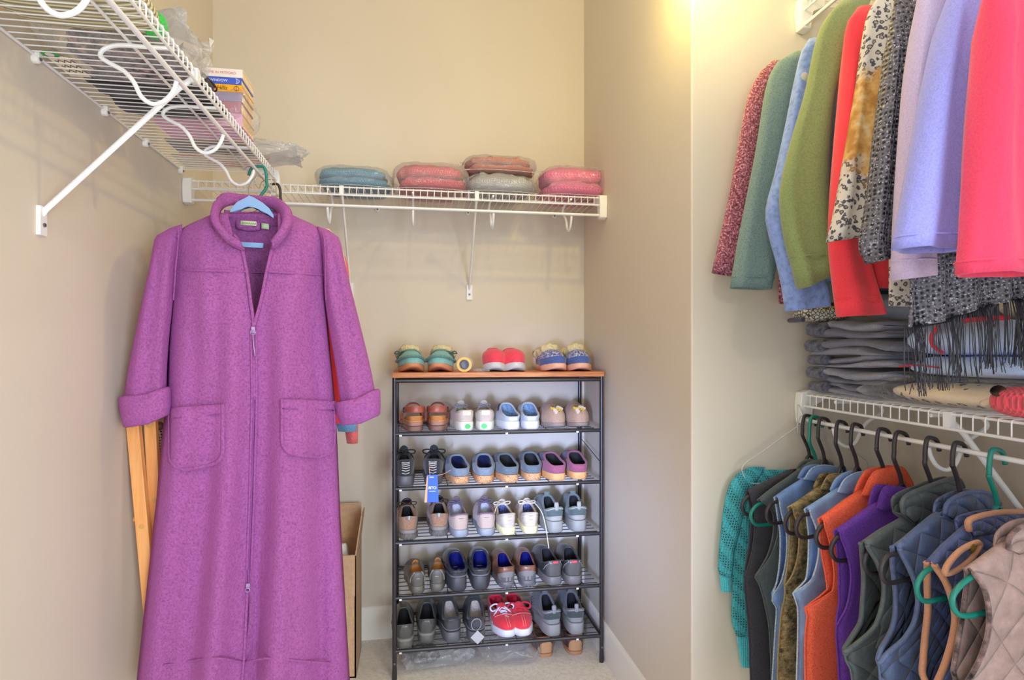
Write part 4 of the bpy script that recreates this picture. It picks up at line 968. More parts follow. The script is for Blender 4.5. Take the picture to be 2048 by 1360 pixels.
pocket(340, 812, 446, 935, -8); pocket(565, 800, 668, 912, 4)
# collar: a stand that turns outward, open at the front
def collar():
    m = MB(); inner = [(478, 492, 0.072), (457, 476, 0.074), (440, 452, 0.06), (436, 430, 0.03), (448, 414, -0.02), (480, 409, -0.05), (520, 412, -0.05), (552, 420, -0.02), (565, 436, 0.03), (566, 456, 0.06), (558, 474, 0.076), (548, 490, 0.076)]
    outer = [(488, 500, 0.078), (452, 478, 0.092), (425, 440, 0.078), (434, 404, 0.03), (455, 390, -0.04), (490, 396, -0.068), (520, 399, -0.068), (553, 400, -0.04), (578, 420, 0.03), (580, 446, 0.074), (566, 474, 0.092), (545, 497, 0.082)]
    A = spline([R(*p) for p in inner], 5); B = spline([R(*p) for p in outer], 5); rows = []
    for k in range(6):
        t = k / 5; rows.append([a.lerp(b, t) + V((0, -0.012 * math.sin(PI * t), 0.010 * math.sin(PI * t))) for a, b in zip(A, B)])
    m.autogrid(rows); c = m.build('collar', PURPLE, robe, solid=0.010, angle=180)
    m = MB(); m.tube(B, 0.0048, 8); m.build('collar_edge', PURPLE, c, angle=180)
    # inner back of the neck with the maker's label, size label and hanging loop
    m = MB(); m.autogrid([[R(lerp(448, 558, j / 8), y + 4 * math.sin(PI * j / 8), -0.05 + 0.02 * abs(j / 4 - 1)) for j in range(9)] for y in (420, 438, 452)]); m.build('neck_facing', PURPLE, c, solid=0.008, angle=180)
    m = MB(); m.autogrid([[R(lerp(473, 520, j / 6), y + 3 * math.sin(PI * j / 6) + j * 0.6, -0.028) for j in range(7)] for y in (442, 457)]); m.build('hanging_loop', PURPLE, robe, solid=0.010, angle=180)
    lb = plain('cream_label', (222, 226, 188), 0.8); m = MB(); m.autogrid([[R(x, y + (x - 481) * 0.06, -0.020) for x in (481, 492, 503, 513)] for y in (441, 450)]); l1 = m.build('neck_label', lb, robe, solid=0.001)
    m = MB(); 
    for x0 in range(485, 511, 4): m.tube(spline([R(x0, 446 + (x0 - 481) * 0.06 + 1.5, -0.0185), R(x0 + 1.2, 444 + (x0 - 481) * 0.06, -0.0185), R(x0 + 2.6, 447 + (x0 - 481) * 0.06, -0.0185)], 3), 0.0007, 4)
    m.build('label_script', plain('green_thread', (120, 150, 96), 0.7), l1)
    m = MB(); m.autogrid([[R(523 + 15 * s, y + 2 * s, -0.02) for s in (0, 1)] for y in (446, 457)]); m.build('size_label', plain('pale_green_label', (186, 214, 170), 0.8), robe, solid=0.001)
collar()
m = MB(); m.tube([R(462, 543, -0.05), R(500, 545, -0.055), R(540, 546, -0.05)], 0.003, 6); m.build('back_seam', PURPLE, robe)
# hanger
HBLUE = plain('blue_plastic', (140, 178, 226), 0.4)
hg = thing('hanger', 'light blue plastic hanger with a wire hook holding the purple robe', 'hanger', RB)
m = MB(); m.prism([R(x, y, 0.004) for x, y in [(459, 424), (464, 414), (475, 403), (490, 396), (498, 391), (508, 395), (525, 405), (538, 416), (547, 430), (547, 436), (530, 424), (512, 416), (495, 413), (478, 417), (464, 424)]], (0, 0.008, 0)); m.build('shoulder_bar', HBLUE, hg, bevel=0.0015)
m = MB(); m.prism([R(x, y, 0.006) for x, y in [(464, 483), (527, 486), (526, 496), (468, 493)]], (0, 0.008, 0)); m.build('trouser_bar', HBLUE, hg, bevel=0.0015)
m = MB(); m.tube(spline([R(498, 392), R(497, 376), R(503, 362), R(511, 352), R(511, 341), R(504, 333), R(494, 333), R(486, 340)], 5), 0.0017, 6); m.build('hook', plain('steel_wire', (196, 198, 204), 0.25, 0.9), hg)
# ---------------------------------------------------------------- materials of the hanging clothes
def quilt_mat(name, c, size=0.055, line=0.045, depth=0.012):
    m, n = new_mat(name); uv = n.coord('UV'); sx = n.add('ShaderNodeSeparateXYZ'); n.link(uv, sx.inputs[0])
    a = n.math('DIVIDE', n.math('ADD', sx.outputs[0], sx.outputs[1]), size); b = n.math('DIVIDE', n.math('SUBTRACT', sx.outputs[0], sx.outputs[1]), size)
    def puff(v):
        f = n.math('FRACT', v); return n.math('SINE', n.math('MULTIPLY', f, PI))
    h = n.math('POWER', n.math('MULTIPLY', n.math('ABSOLUTE', puff(a)), n.math('ABSOLUTE', puff(b))), 0.4)
    o = n.coord('Object'); w = n.noise(o, 38, 4, 0.6); h2 = n.math('ADD', h, n.math('MULTIPLY', w, 0.55))
    n.color(n.ramp(w, [(0.3, shade(c, 0.86)), (0.6, c), (0.8, shade(c, 1.10))])); n.bump(h2, 0.8, depth)
    n.b.inputs['Roughness'].default_value = 0.55; n.b.inputs['Sheen Weight'].default_value = 0.15; return m
def denim_mat(name, c):
    m, n = new_mat(name); o = n.coord('Object'); f = n.noise(o, 500, 2, 0.7); g = n.noise(o, 16, 4, 0.65)
    col = n.ramp(g, [(0.30, shade(c, 0.80)), (0.52, c), (0.74, shade(c, 1.22))]); n.color(n.mix(n.math('MULTIPLY', f, 0.3), col, (200, 212, 226))); n.bump(f, 0.4, 0.002)
    n.b.inputs['Roughness'].default_value = 0.85; return m
def camo_mat():
    m, n = new_mat('camouflage'); o = n.coord('Object'); a = n.noise(o, 26, 5, 0.7); b = n.noise(n.coord('Object', (1, 1, 2.2)), 60, 4, 0.7)
    c1 = n.ramp(a, [(0.36, (66, 60, 44)), (0.46, (136, 122, 86)), (0.56, (170, 154, 116)), (0.68, (216, 198, 158))], 'CONSTANT')
    n.color(n.mix(0.45, c1, n.ramp(b, [(0.4, (58, 54, 40)), (0.52, (142, 122, 80)), (0.66, (208, 170, 120))]))); n.b.inputs['Roughness'].default_value = 0.9; return m
def leopard_mat():
    """Grey-white cloth with dark rosettes, washed with amber in places."""
    m, n = new_mat('leopard_print'); o = n.coord('Object'); v = n.add('ShaderNodeTexVoronoi'); v.inputs['Scale'].default_value = 98; n.link(o, v.inputs['Vector'])
    w = n.noise(o, 150, 2); d = n.math('ADD', v.outputs['Distance'], n.math('MULTIPLY', n.math('SUBTRACT', w, 0.5), 1.1))
    ring = n.ramp(d, [(0.0, (176, 160, 140)), (0.14, (170, 154, 136)), (0.2, (70, 70, 84)), (0.40, (84, 84, 98)), (0.46, (214, 208, 200))], 'LINEAR'); g0 = n.noise(o, 14.0, 2, 0.5); sx = n.add('ShaderNodeSeparateXYZ'); n.link(o, sx.inputs[0])
    band = n.math('SUBTRACT', 1.0, n.math('ABSOLUTE', n.math('DIVIDE', n.math('SUBTRACT', sx.outputs[2], 1.52), 0.17))); g = n.math('ADD', n.math('MULTIPLY', g0, 0.55), n.math('MULTIPLY', band, 0.38))
    amber = n.ramp(n.noise(o, 40, 3), [(0.4, (188, 132, 62)), (0.56, (222, 176, 104)), (0.7, (236, 216, 180))])
    n.color(n.mix(n.ramp(g, [(0.42, (0.0, 0.0, 0.0)), (0.48, (1.0, 1.0, 1.0))]), ring, amber)); n.b.inputs['Roughness'].default_value = 0.7; return m
def sequin_mat():
    """Open-work black knit: dark holes in rows, silver sequins."""
    m, n = new_mat('sequin_crochet'); uv = n.coord('UV'); v = n.add('ShaderNodeTexVoronoi'); v.inputs['Scale'].default_value = 125; v.inputs['Randomness'].default_value = 0.35; n.link(uv, v.inputs['Vector'])
    hole = n.ramp(v.outputs['Distance'], [(0.26, (16, 16, 22)), (0.44, (104, 102, 112))]); s = n.add('ShaderNodeTexVoronoi'); s.inputs['Scale'].default_value = 520; n.link(n.coord('Object'), s.inputs['Vector'])
    sep = n.add('ShaderNodeSeparateColor'); n.link(s.outputs['Color'], sep.inputs[0])
    sp = n.ramp(sep.outputs[0], [(0.88, (0.0, 0.0, 0.0)), (0.94, (1.0, 1.0, 1.0))]); n.color(n.mix(sp, hole, (180, 178, 196)))
    n.bump(v.outputs['Distance'], 0.8, 0.004); n.b.inputs['Roughness'].default_value = 0.55; return m
def lace_mat(name, c):
    m, n = new_mat(name); uv = n.coord('UV'); w = n.add('ShaderNodeTexWave', bands_direction='DIAGONAL'); w.inputs['Scale'].default_value = 14; w.inputs['Distortion'].default_value = 3.0; w.inputs['Detail Scale'].default_value = 1.0; n.link(uv, w.inputs['Vector'])
    v = n.add('ShaderNodeTexVoronoi'); v.inputs['Scale'].default_value = 150; v.inputs['Randomness'].default_value = 0.15; n.link(uv, v.inputs['Vector'])
    hole = n.math('MULTIPLY', n.math('LESS_THAN', v.outputs['Distance'], 0.30), n.math('GREATER_THAN', w.outputs['Fac'], 0.42))
    n.color(n.mix(hole, n.ramp(v.outputs['Distance'], [(0.1, c), (0.6, shade(c, 0.82))]), shade(c, 0.42))); n.bump(n.math('SUBTRACT', v.outputs['Distance'], hole), 0.6, 0.004)
    n.b.inputs['Roughness'].default_value = 0.9; return m

# ---------------------------------------------------------------- a plane to hang a garment in
class Plane:
    """Vertical plane through the hanger: E its aisle end, H under the hook; s runs E -> H, d towards the viewer."""
    def __init__(p, X0, Y0, X1, Y1):
        p.E = V((X0, Y0, 0)); e = V((X1 - X0, Y1 - Y0, 0)); p.hs = e.length; p.e = e.normalized(); p.n = V((p.e.y, -p.e.x, 0))
    def px(p, x, y):
        r = ray(x, y); k = (p.E - V((0, 0, 0))).dot(p.n) / r.dot(p.n); q = E0 + r * k; return (q - p.E).dot(p.e), q.z
    def at(p, s, z, d=0.0): return p.e * s + p.n * d + V((0, 0, z))          # local to E
    def R(p, x, y, d=0.0): s, z = p.px(x, y); return p.at(s, z, d)
def sleeve_on(pl, rows, mat, parent, name='sleeve', dep=0.028, off=0.0, nfold=4, ph=0.0, fold=0.10, cap=True, solid=0.004, k=24, N=24):
    m = MB(); P = []; ys = [r[0] for r in rows]; L_ = [(r[0], r[1]) for r in rows]; R_ = [(r[0], r[2]) for r in rows]; T_ = [(r[0], r[3] if len(r) > 3 else 0) for r in rows]
    for i in range(k + 1):
        y = lerp(ys[0], ys[-1], i / k); xl, xr, tl = smooth_tab(L_, y), smooth_tab(R_, y), interp(T_, y); ring = []
        dd = dep * interp([(0, 0.3), (0.08, 0.7), (0.2, 1), (1, 1.0)], i / k)
        for j in range(N):
            a = 2 * PI * j / N; c = 0.5 + 0.5 * sgnpow(math.cos(a), 0.85); f = 1 + 1.5 * fold * math.sin(nfold * a + ph + i * 0.13) * min(1, i / 5) + 0.25 * fold * nz((a, i * 0.35, ph))
            ring.append(pl.R(lerp(xl, xr, c), y + tl * (c - 0.5), off + dd * sgnpow(math.sin(a), 0.8) * f))
        P.append(ring)
    m.autogrid(P, cv=True)
    if cap: m.cap(P[0])
    return m.build(name, mat, parent, solid=solid, angle=180, offset=-1)
def hem_line(pl, rows, frac, mat, parent, dep, off=0.0, name='cuff_seam', r=0.0016):
    y = lerp(rows[0][0], rows[-1][0], frac); xl = smooth_tab([(q[0], q[1]) for q in rows], y); xr = smooth_tab([(q[0], q[2]) for q in rows], y)
    tl = interp([(q[0], q[3] if len(q) > 3 else 0) for q in rows], y); m = MB(); P = []
    for j in range(25):
        a = 2 * PI * j / 24; c = 0.5 + 0.5 * sgnpow(math.cos(a), 0.85) * 0.995; P.append(pl.R(lerp(xl, xr, c), y + tl * (c - 0.5), off + dep * 1.02 * sgnpow(math.sin(a), 0.8)))
    m.tube(P, r, 5); return m.build(name, mat, parent, angle=180)
def body_on(pl, s0, s1, ztop, zhem, mat, parent, th=0.018, drop=0.06, slope=0.05, name='body', off=0.0, ph=0.0):
    """front and back of a hanging top, from the aisle edge s0 to the wall edge s1."""
    m = MB(); P = []; nc, nr = 14, 16
    for i in range(nr + 1):
        t = i / nr; row = []
        for j in range(2 * nc):
            a = 2 * PI * j / (2 * nc); c = 0.5 - 0.5 * sgnpow(math.cos(a), 0.9); s = lerp(s0, s1, c)
            zt = ztop + slope * (1 - abs(2 * c - 1)) - (0.02 if c in (0, 1) else 0); z = lerp(zt, zhem, t)
            d = off + th * sgnpow(math.sin(a), 0.7) * min(1, t * 6 + 0.1) * (1 + 0.25 * math.sin(s * 40 + ph + t * 2))
            row.append(pl.at(s, z, d))
        P.append(row)
    m.autogrid(P, cv=True); m.cap(P[0]); return m.build(name, mat, parent, solid=0.003, angle=180, offset=-1)
def hanger_on(pl, label, mat, zrod, ze, group, wire=False, end=0.0, zdrop=0.05, hookr=0.022, top=None):
    """tubular plastic hanger: hook, shoulder bars with turned ends, lower bar."""
    t = thing('hanger', label, 'hanger', pl.E, 0, group); r = 0.0042 if not wire else 0.0012; h = pl.hs; m = MB(); zn = ze + 0.085
    half = [(h, zn), (h - 0.03, zn - 0.008), (end + 0.05, ze + 0.016), (end + 0.018, ze - 0.002), (end + 0.001, ze - 0.018), (end + 0.004, ze - 0.036), (end + 0.022, ze - zdrop + 0.002), (end + 0.07, ze - zdrop), (h, ze - zdrop)]
    if top: half[1:3] = [(s, min(top(s) - 0.013, zn)) for s in (h - 0.03, h - 0.07, end + 0.075, end + 0.045)]
    P = [pl.at(s, z) for s, z in half] + [pl.at(2 * h - s, z) for s, z in half[-2:0:-1]]
    m.tube(spline(P, 4, closed=True), r, 8, closed=True); m.build('frame', mat, t, angle=180)
    m = MB(); zr = zrod + 0.0048 + r
    P = [(h, zn), (h - 0.006, zn + 0.02), (h - hookr - 0.001, zn + 0.05), (h - hookr - 0.001, zr - 0.035), (h - hookr, zr - 0.014), (h - hookr * 0.7, zr - 0.002 + 0.006), (h, zr + 0.004), (h + hookr * 0.7, zr - 0.003), (h + hookr, zr - 0.022)]
    m.tube(spline([pl.at(s, z) for s, z in P], 5), r, 8); m.build('hook', mat, t, angle=180); return t
CLEARH = plain('clear_hanger', (206, 206, 206), 0.25)
BLKH = plain('black_plastic', (52, 48, 54), 0.42); GRNH = plain('green_plastic', (22, 128, 116), 0.32); 

# ---------------------------------------------------------------- jackets and tops on the upper right rod
def top_garment(name, label, cat, Y, rows, mat, dep=0.028, seam=None, seamf=0.955, hemz=0.12, bmat=None, zt=0.78, ph=0.0, nfold=4, fold=0.10, k=24, bw=0.34, off=0.0, body=True, sh=0.02):
    pl = Plane(0.80, Y, 0.985, Y + 0.01); t = thing(name, label, cat, pl.E)
    sleeve_on(pl, rows, mat, t, dep=dep, ph=ph, nfold=nfold, fold=fold, k=k, off=off)
    if seam: hem_line(pl, rows, seamf, seam, t, dep, off)
    if body:
        s0 = pl.px((rows[1][1] + rows[1][2]) / 2, rows[1][0])[0] + sh; body_on(pl, s0, min(s0 + bw, 0.435), min(EYE + zt, pl.px(rows[0][1], rows[0][0])[1] - 0.03), EYE + hemz, bmat or mat, t, 0.011, ph=ph, off=-0.004)
    return t, pl
BURG = fabric('burgundy_tweed', (154, 84, 104), 230, 0.5, 0.34, c2=(196, 140, 156)); TEALF = fleece_mat('teal_fleece', (126, 150, 148), 330, 0.5)
BLUEC = fabric('light_blue_corduroy', (142, 168, 232), 90, 0.3, 0.10); GREENC = fabric('green_cotton', (138, 154, 100), 300, 0.2, 0.07, big=14); REDF = fabric('red_fleece', (250, 70, 84), 500, 0.25, 0.05)
LEO = leopard_mat(); SEQ = sequin_mat(); LAVG = fabric('lavender_jersey', (200, 184, 218), 420, 0.3, 0.05); PERI = fabric('periwinkle_fleece', (158, 162, 244), 420, 0.25, 0.06); PINK = fabric('hot_pink_fleece', (242, 74, 112), 420, 0.25, 0.05)
r1 = [(122, 1544, 1560), (138, 1526, 1564), (165, 1508, 1558), (200, 1495, 1548), (300, 1476, 1528), (400, 1457, 1512), (548, 1425, 1470, 8)]
top_garment('jacket', 'burgundy tweed jacket, first on the upper rod from the corner', 'jacket', 1.385, r1, BURG, 0.018, BURG, ph=0.3, fold=0.05)
r2 = [(104, 1588, 1610), (118, 1560, 1614), (150, 1541, 1606), (200, 1530, 1598), (300, 1514, 1588), (400, 1494, 1576), (480, 1478, 1560), (577, 1462, 1541, 4)]
top_garment('jacket', 'teal grey fleece jacket beside the burgundy one', 'jacket', 1.31, r2, TEALF, 0.026, TEALF, ph=1.1, fold=0.08)
r3 = [(78, 1618, 1640), (96, 1606, 1650), (150, 1593, 1648), (250, 1573, 1632), (350, 1551, 1612), (420, 1534, 1600), (470, 1541, 1610), (520, 1555, 1627), (570, 1566, 1650), (618, 1574, 1657, -10)]
t3, p3 = top_garment('shirt', 'light blue corduroy shirt with a bent sleeve', 'shirt', 1.225, r3, BLUEC, 0.024, BLUEC, 0.905, ph=2.0, fold=0.12, hemz=0.16)
m = MB(); c = p3.R(1590, 165, 0.03); m.lathe([(0.008, 0), (0.009, 0.002), (0.004, 0.004)], c, p3.n, 12); m.build('button', plain('pearl', (226, 220, 214), 0.25), t3)
r4 = [(2, 1682, 1740), (36, 1652, 1726), (80, 1636, 1708), (150, 1622, 1682), (200, 1610, 1664), (300, 1580, 1656), (390, 1562, 1655), (480, 1572, 1660), (530, 1588, 1664), (562, 1600, 1664, -32)]
t4, p4 = top_garment('jacket', 'olive green cotton jacket hanging in front of the blue shirt', 'jacket', 1.13, r4, GREENC, 0.029, None, ph=0.8, fold=0.13, hemz=0.14, sh=-0.01)
hem_line(p4, r4, 0.915, GREENC, t4, 0.029)
r5 = [(14, 1716, 1752), (40, 1698, 1752), (70, 1692, 1746), (150, 1688, 1732), (300, 1676, 1720), (400, 1668, 1714), (480, 1664, 1724), (560, 1671, 1742), (631, 1680, 1766, -6)]
top_garment('jacket', 'bright red fleece jacket behind the leopard print blouse', 'jacket', 1.045, r5, REDF, 0.024, REDF, 0.945, ph=3.0, fold=0.14, hemz=0.125, bw=0.3)
r6 = [(0, 1752, 1796), (30, 1736, 1790), (130, 1720, 1776), (250, 1702, 1756), (380, 1680, 1740), (440, 1668, 1732), (478, 1657, 1726, -10)]
t6, p6 = top_garment('blouse', 'leopard print blouse with amber patches and a buttoned cuff', 'blouse', 0.99, r6, LEO, 0.019, None, ph=1.7, fold=0.16, hemz=0.085, bw=0.3)
m = MB(); c = p6.R(1708, 436, 0.028); m.lathe([(0.006, 0), (0.007, 0.002), (0.003, 0.003)], c, p6.n, 12); m.build('button', plain('amber_button', (206, 138, 70), 0.3), t6)
r7 = [(0, 1790, 1838), (100, 1777, 1832), (250, 1757, 1817), (380, 1741, 1808), (450, 1730, 1802), (490, 1722, 1797), (520, 1738, 1797, -16)]
p7 = Plane(0.78, 0.842, 0.985, 0.848); t7 = thing('shawl', 'black sequinned crochet shawl with a long beaded fringe', 'shawl', p7.E)
sleeve_on(p7, r7, SEQ, t7, 'front_drape', 0.019, nfold=5, fold=0.18, ph=0.5)
edge = [(1808, 655), (1850, 650), (1900, 638), (1950, 618), (2000, 606), (2040, 600), (2066, 597)]
m = MB(); P = []
for i in range(13):
    t = i / 12; row = []
    for j in range(31):
        x, y = 0, 0; f = j / 30 * (len(edge) - 1); k = min(len(edge) - 2, int(f)); x = lerp(edge[k][0], edge[k + 1][0], f - k); y = lerp(edge[k][1], edge[k + 1][1], f - k)
        row.append(p7.R(x + (1 - t) * 6, lerp(-60, y, t), 0.010 * math.sin(j * 0.9 + t * 1.5) + 0.006 * nz((j * .3, t * 3, 1))))
    P.append(row)
m.autogrid(P); m.build('body', SEQ, t7, solid=0.003, angle=180)
m = MB(); rnd = random.Random(3)
for i in range(150):
    f = i / 149 * (len(edge) - 1); k = min(len(edge) - 2, int(f)); x = lerp(edge[k][0], edge[k + 1][0], f - k); y = lerp(edge[k][1], edge[k + 1][1], f - k)
    ln = lerp(118, 128, rnd.random()) * (1 + 0.12 * math.sin(i * 0.21)); dx = rnd.uniform(-7, 7) + 5 * math.sin(i * 0.4); d0 = 0.010 * math.sin(i / 5 * 0.9) + rnd.uniform(-0.006, 0.012)
    m.tube(spline([p7.R(x, y - 3, d0 * 0.4), p7.R(x + dx * 0.25, y + ln * 0.35, d0), p7.R(x + dx * 0.6, y + ln * 0.7, d0 * 1.2), p7.R(x + dx * 1.5, y + ln, d0 * 1.3)], 4), 0.00085, 4)
m.build('fringe', plain('black_beads', (40, 40, 50), 0.3), t7, angle=180)
r8 = [(-60, 1850, 1906), (0, 1839, 1894), (150, 1817, 1876), (300, 1806, 1864), (450, 1797, 1856), (530, 1793, 1862), (556, 1791, 1864, -8)]
top_garment('sweater', 'pale lavender jersey top behind the periwinkle sleeve', 'sweater', 0.795, r8, LAVG, 0.022, LAVG, 0.945, ph=2.2, fold=0.08, zt=0.8, sh=0.03, hemz=0.17)
r9 = [(-60, 1918, 1990), (0, 1900, 1980), (60, 1884, 1974), (150, 1862, 1966), (250, 1843, 1958), (350, 1824, 1950), (430, 1808, 1940), (500, 1795, 1912, 6)]
top_garment('jacket', 'periwinkle blue fleece jacket', 'jacket', 0.745, r9, PERI, 0.028, PERI, 0.955, ph=0.2, fold=0.16, nfold=5, hemz=0.14, zt=0.8, sh=0.04)
r10 = [(-60, 1984, 2080), (0, 1977, 2070), (100, 1968, 2058), (200, 1958, 2050), (300, 1948, 2044), (400, 1940, 2048), (480, 1932, 2058), (549, 1924, 2066, 3)]
top_garment('jacket', 'hot pink fleece jacket, nearest on the upper rod', 'jacket', 0.675, r10, PINK, 0.032, PINK, 0.96, ph=1.3, fold=0.15, nfold=5, hemz=0.14, zt=0.8, sh=0.05)

# ---------------------------------------------------------------- vests on the lower right rod
ZROD = lambda Y: RZ - 0.064 - 0.012 * (YF - Y)
def cpx(q): return [(1400 + x / 2.5185, 820 + y / 2.5185) for x, y in q]
def vest(name, label, cat, Yh, Ye, edge, mat, shoulder, collar=None, trim=None, hang=None, hgl=None, X0=0.79, th=0.017, iu=None, gap=0.022, pocket=None, collar_mat=None, inner=None, wallw=0.40, trimr=0.0021, hemz=0.30, collar_h=0.0, hend=None, backtrim=True, xh=0.98):
    """edge: the aisle edge from the shoulder tip down (zoomed pixels), iu the index of the underarm point in it;
    shoulder: from the tip to the neck; collar: its upper outline."""
    pl = Plane(X0, Ye, xh, Yh); t = thing(name, label, cat, pl.E); ed = [pl.px(*q) for q in cpx(edge)]; sh = [pl.px(*q) for q in cpx(shoulder)]
    tab = [(-z, s) for s, z in ed]; tab = [tab[0]] + [q for p_, q in zip(tab, tab[1:]) if q[0] > p_[0] + 1e-4]
    ztip = ed[0][1]; zu = ed[iu][1]; sn, zn = sh[-1]; zt = sorted((s, z) for s, z in sh)
    cs = pl.hs + 0.005
    def ztop(s):
        s2 = s if s <= cs else 2 * cs - s; return interp(zt, s2) if s2 < sn else zn
    nr, nc = 30, 18
    def sheet(sg):
        P = []
        for i in range(nr + 1):
            t_ = (i / nr) ** 1.25; zr = lerp(ztip, hemz, t_); se = smooth_tab(tab, -zr) if -zr < tab[-1][0] else tab[-1][1]; row = []
            for j in range(nc + 1):
                a = j / nc; s = lerp(se, max(wallw, se + 0.2), a ** 1.1); z = lerp(ztop(s) if s > ed[0][0] else ztip, hemz, t_)
                if zr > zu: k = (ztip - zr) / (ztip - zu); g = gap * math.sin(PI * min(1, k)) ** 0.6; g = max(g, 0.0065 * (1 - k))
                else: g = 0.0
                full = (0.0065 + (th - 0.0065) * min(1, t_ * 9)) * (1 + 0.22 * math.sin(s * 30 + z * 5 + Yh * 40) + 0.3 * nz((s * 12, z * 7, Yh * 9)))
                pr = g + (full - g) * (math.sin(min(1, a * 3.2) * PI / 2) ** 0.8) if a < 0.9 else max(0.0075, full * (1 - a) * 10)
                row.append(pl.at(s, z, sg * pr))
            P.append(row)
        return P
    A, B = sheet(1), sheet(-1); m = MB(); m.autogrid(A); m.autogrid(B); 
    lo = [j for j in range(nc + 1) if (A[0][j] - pl.e * cs).dot(pl.e) < -0.06]; hi = [j for j in range(nc + 1) if (A[0][j] - pl.e * cs).dot(pl.e) > 0.06]
    for g_ in (lo, hi):
        if len(g_) > 1: m.grid([[A[0][j] for j in g_], [(A[0][j] + B[0][j]) / 2 + V((0, 0, 0.004)) for j in g_], [B[0][j] for j in g_]])
    m.build('body', mat, t, solid=0.003, angle=180)
    ku = min(range(nr + 1), key=lambda i: abs(lerp(ztip, hemz, (i / nr) ** 1.25) - zu))
    if trim:
        fr = [A[i][0] for i in range(ku + 1)]; bk = [B[i][0] for i in range(ku, -1, -1)] if backtrim else []
        m = MB(); m.tube(spline(fr + bk[1:], 3), trimr, 6); m.build('armhole_trim', trim, t, angle=180)
    m = MB(); m.tube([A[i][0] for i in range(ku, nr + 1)], 0.002, 5); m.build('side_seam', trim or mat, t, angle=180)
    m = MB(); m.tube([pl.at(s, z + 0.001, 0.002) for s, z in sh], 0.0022, 5); m.build('shoulder_seam', trim if (trim and trimr > 0.0035) else mat, t, angle=180)
    if collar:
        co = [pl.px(*q) for q in cpx(collar)]; base = [(lerp(sn, 2 * cs - sn, i / (len(co) - 1)), zn - 0.012) for i in range(len(co))]; m = MB(); rows = []
        C = spline([pl.at(s, z, 0.0095) for s, z in co], 4); Bs = spline([pl.at(s, z, 0.012) for s, z in base], 4)
        for k in range(5): rows.append([b.lerp(c, k / 4) + pl.n * (0.004 * math.sin(PI * k / 4)) for b, c in zip(Bs, C)])
        m.autogrid(rows)
        Cb = [c - pl.n * 0.019 for c in C]; rows = [[b.lerp(c, k / 4) for b, c in zip([q - pl.n * 0.024 for q in Bs], Cb)] for k in range(5)]; m.autogrid(rows)
        m.autogrid([[C[0], Cb[0]], [Bs[0], Bs[0] - pl.n * 0.024]])
        c_ = m.build('collar', collar_mat or mat, t, solid=0.004, angle=180)
        if trim: m = MB(); m.tube(C, trimr, 6); m.build('collar_trim', trim, c_, angle=180)
    if hang is not None:
        he = pl.px(*cpx([hend])[0]) if hend else (0, ztip)
        hanger_on(pl, hgl, hang, ZROD(Yh), min(he[1] + 0.020, ztip - 0.009), 'hangers on the lower right rod', end=he[0], top=ztop)
    return t, pl, A
CHAR = fleece_mat('charcoal_fleece', (74, 74, 82), 330, 0.6); GRYG = fabric('grey_green_cotton', (84, 94, 98), 300, 0.2, 0.08); DEN1 = denim_mat('denim_mid', (98, 140, 206)); DEN2 = denim_mat('denim_light', (118, 162, 224))
CAMO = camo_mat(); ORNG = fleece_mat('orange_fleece', (255, 108, 80), 420, 0.4); VIOL = fleece_mat('violet_fleece', (112, 68, 170), 420, 0.4); DKGQ = quilt_mat('dark_green_quilt', (84, 94, 98), 0.075); NAVQ = quilt_mat('navy_quilt', (88, 106, 148), 0.060); NAVT = quilt_mat('blue_quilt', (76, 92, 144), 0.034, depth=0.008); MAUV = quilt_mat('mauve_quilt', (178, 150, 146), 0.085)
TANT = fabric('tan_binding', (196, 142, 112), 400, 0.2, 0.05); TURQ = lace_mat('turquoise_lace', (78, 192, 206)); TURR = knit('turquoise_rib', (82, 196, 210), 420)
# turquoise sweater on a clear hanger, next to the corner
pt = Plane(0.80, 1.402, 0.985, 1.410); tt = thing('sweater', 'turquoise openwork sweater, nearest the corner on the lower rod', 'sweater', pt.E)
rT = [(934, 1500, 1530), (946, 1478, 1524), (970, 1460, 1508), (1018, 1448, 1492), (1060, 1443, 1480), (1100, 1439, 1468), (1140, 1437, 1464), (1150, 1440, 1462)]
sleeve_on(pt, rT, TURQ, tt, dep=0.013, fold=0.10, ph=0.4); sleeve_on(pt, [(1146, 1440, 1463), (1160, 1441, 1462), (1182, 1442, 1461)], TURR, tt, 'cuff', 0.010, cap=False)
bT = [(940, 1500, 1590), (975, 1478, 1600), (1060, 1462, 1600), (1114, 1463, 1600), (1177, 1465, 1600), (1241, 1464, 1600), (1272, 1473, 1600)]
sleeve_on(pt, bT, TURQ, tt, 'body', 0.011, off=-0.002, fold=0.2, nfold=6); sleeve_on(pt, [(1268, 1474, 1600), (1300, 1478, 1600), (1334, 1483, 1600)], TURR, tt, 'hem_rib', 0.010, off=-0.002, cap=False)
hanger_on(Plane(0.775, 1.394, 0.98, 1.393), 'clear hanger holding the turquoise sweater', CLEARH, ZROD(1.39), EYE - 0.27, 'hangers on the lower right rod', wire=True, end=0.03, zdrop=0.06)
G = 'hangers on the lower right rod'
vest('vest', 'charcoal fleece vest hanging next to the turquoise sweater', 'vest', 1.380, 1.340, [(240, 412), (262, 500), (266, 580), (258, 680), (240, 770), (224, 850), (228, 930), (240, 1040), (250, 1200), (256, 1400)], CHAR, [(240, 412), (330, 368), (420, 322), (480, 300)], None, CHAR, BLKH, 'black hanger in the charcoal fleece vest', iu=5, th=0.0072, gap=0.007, wallw=0.21, hend=(212, 470))
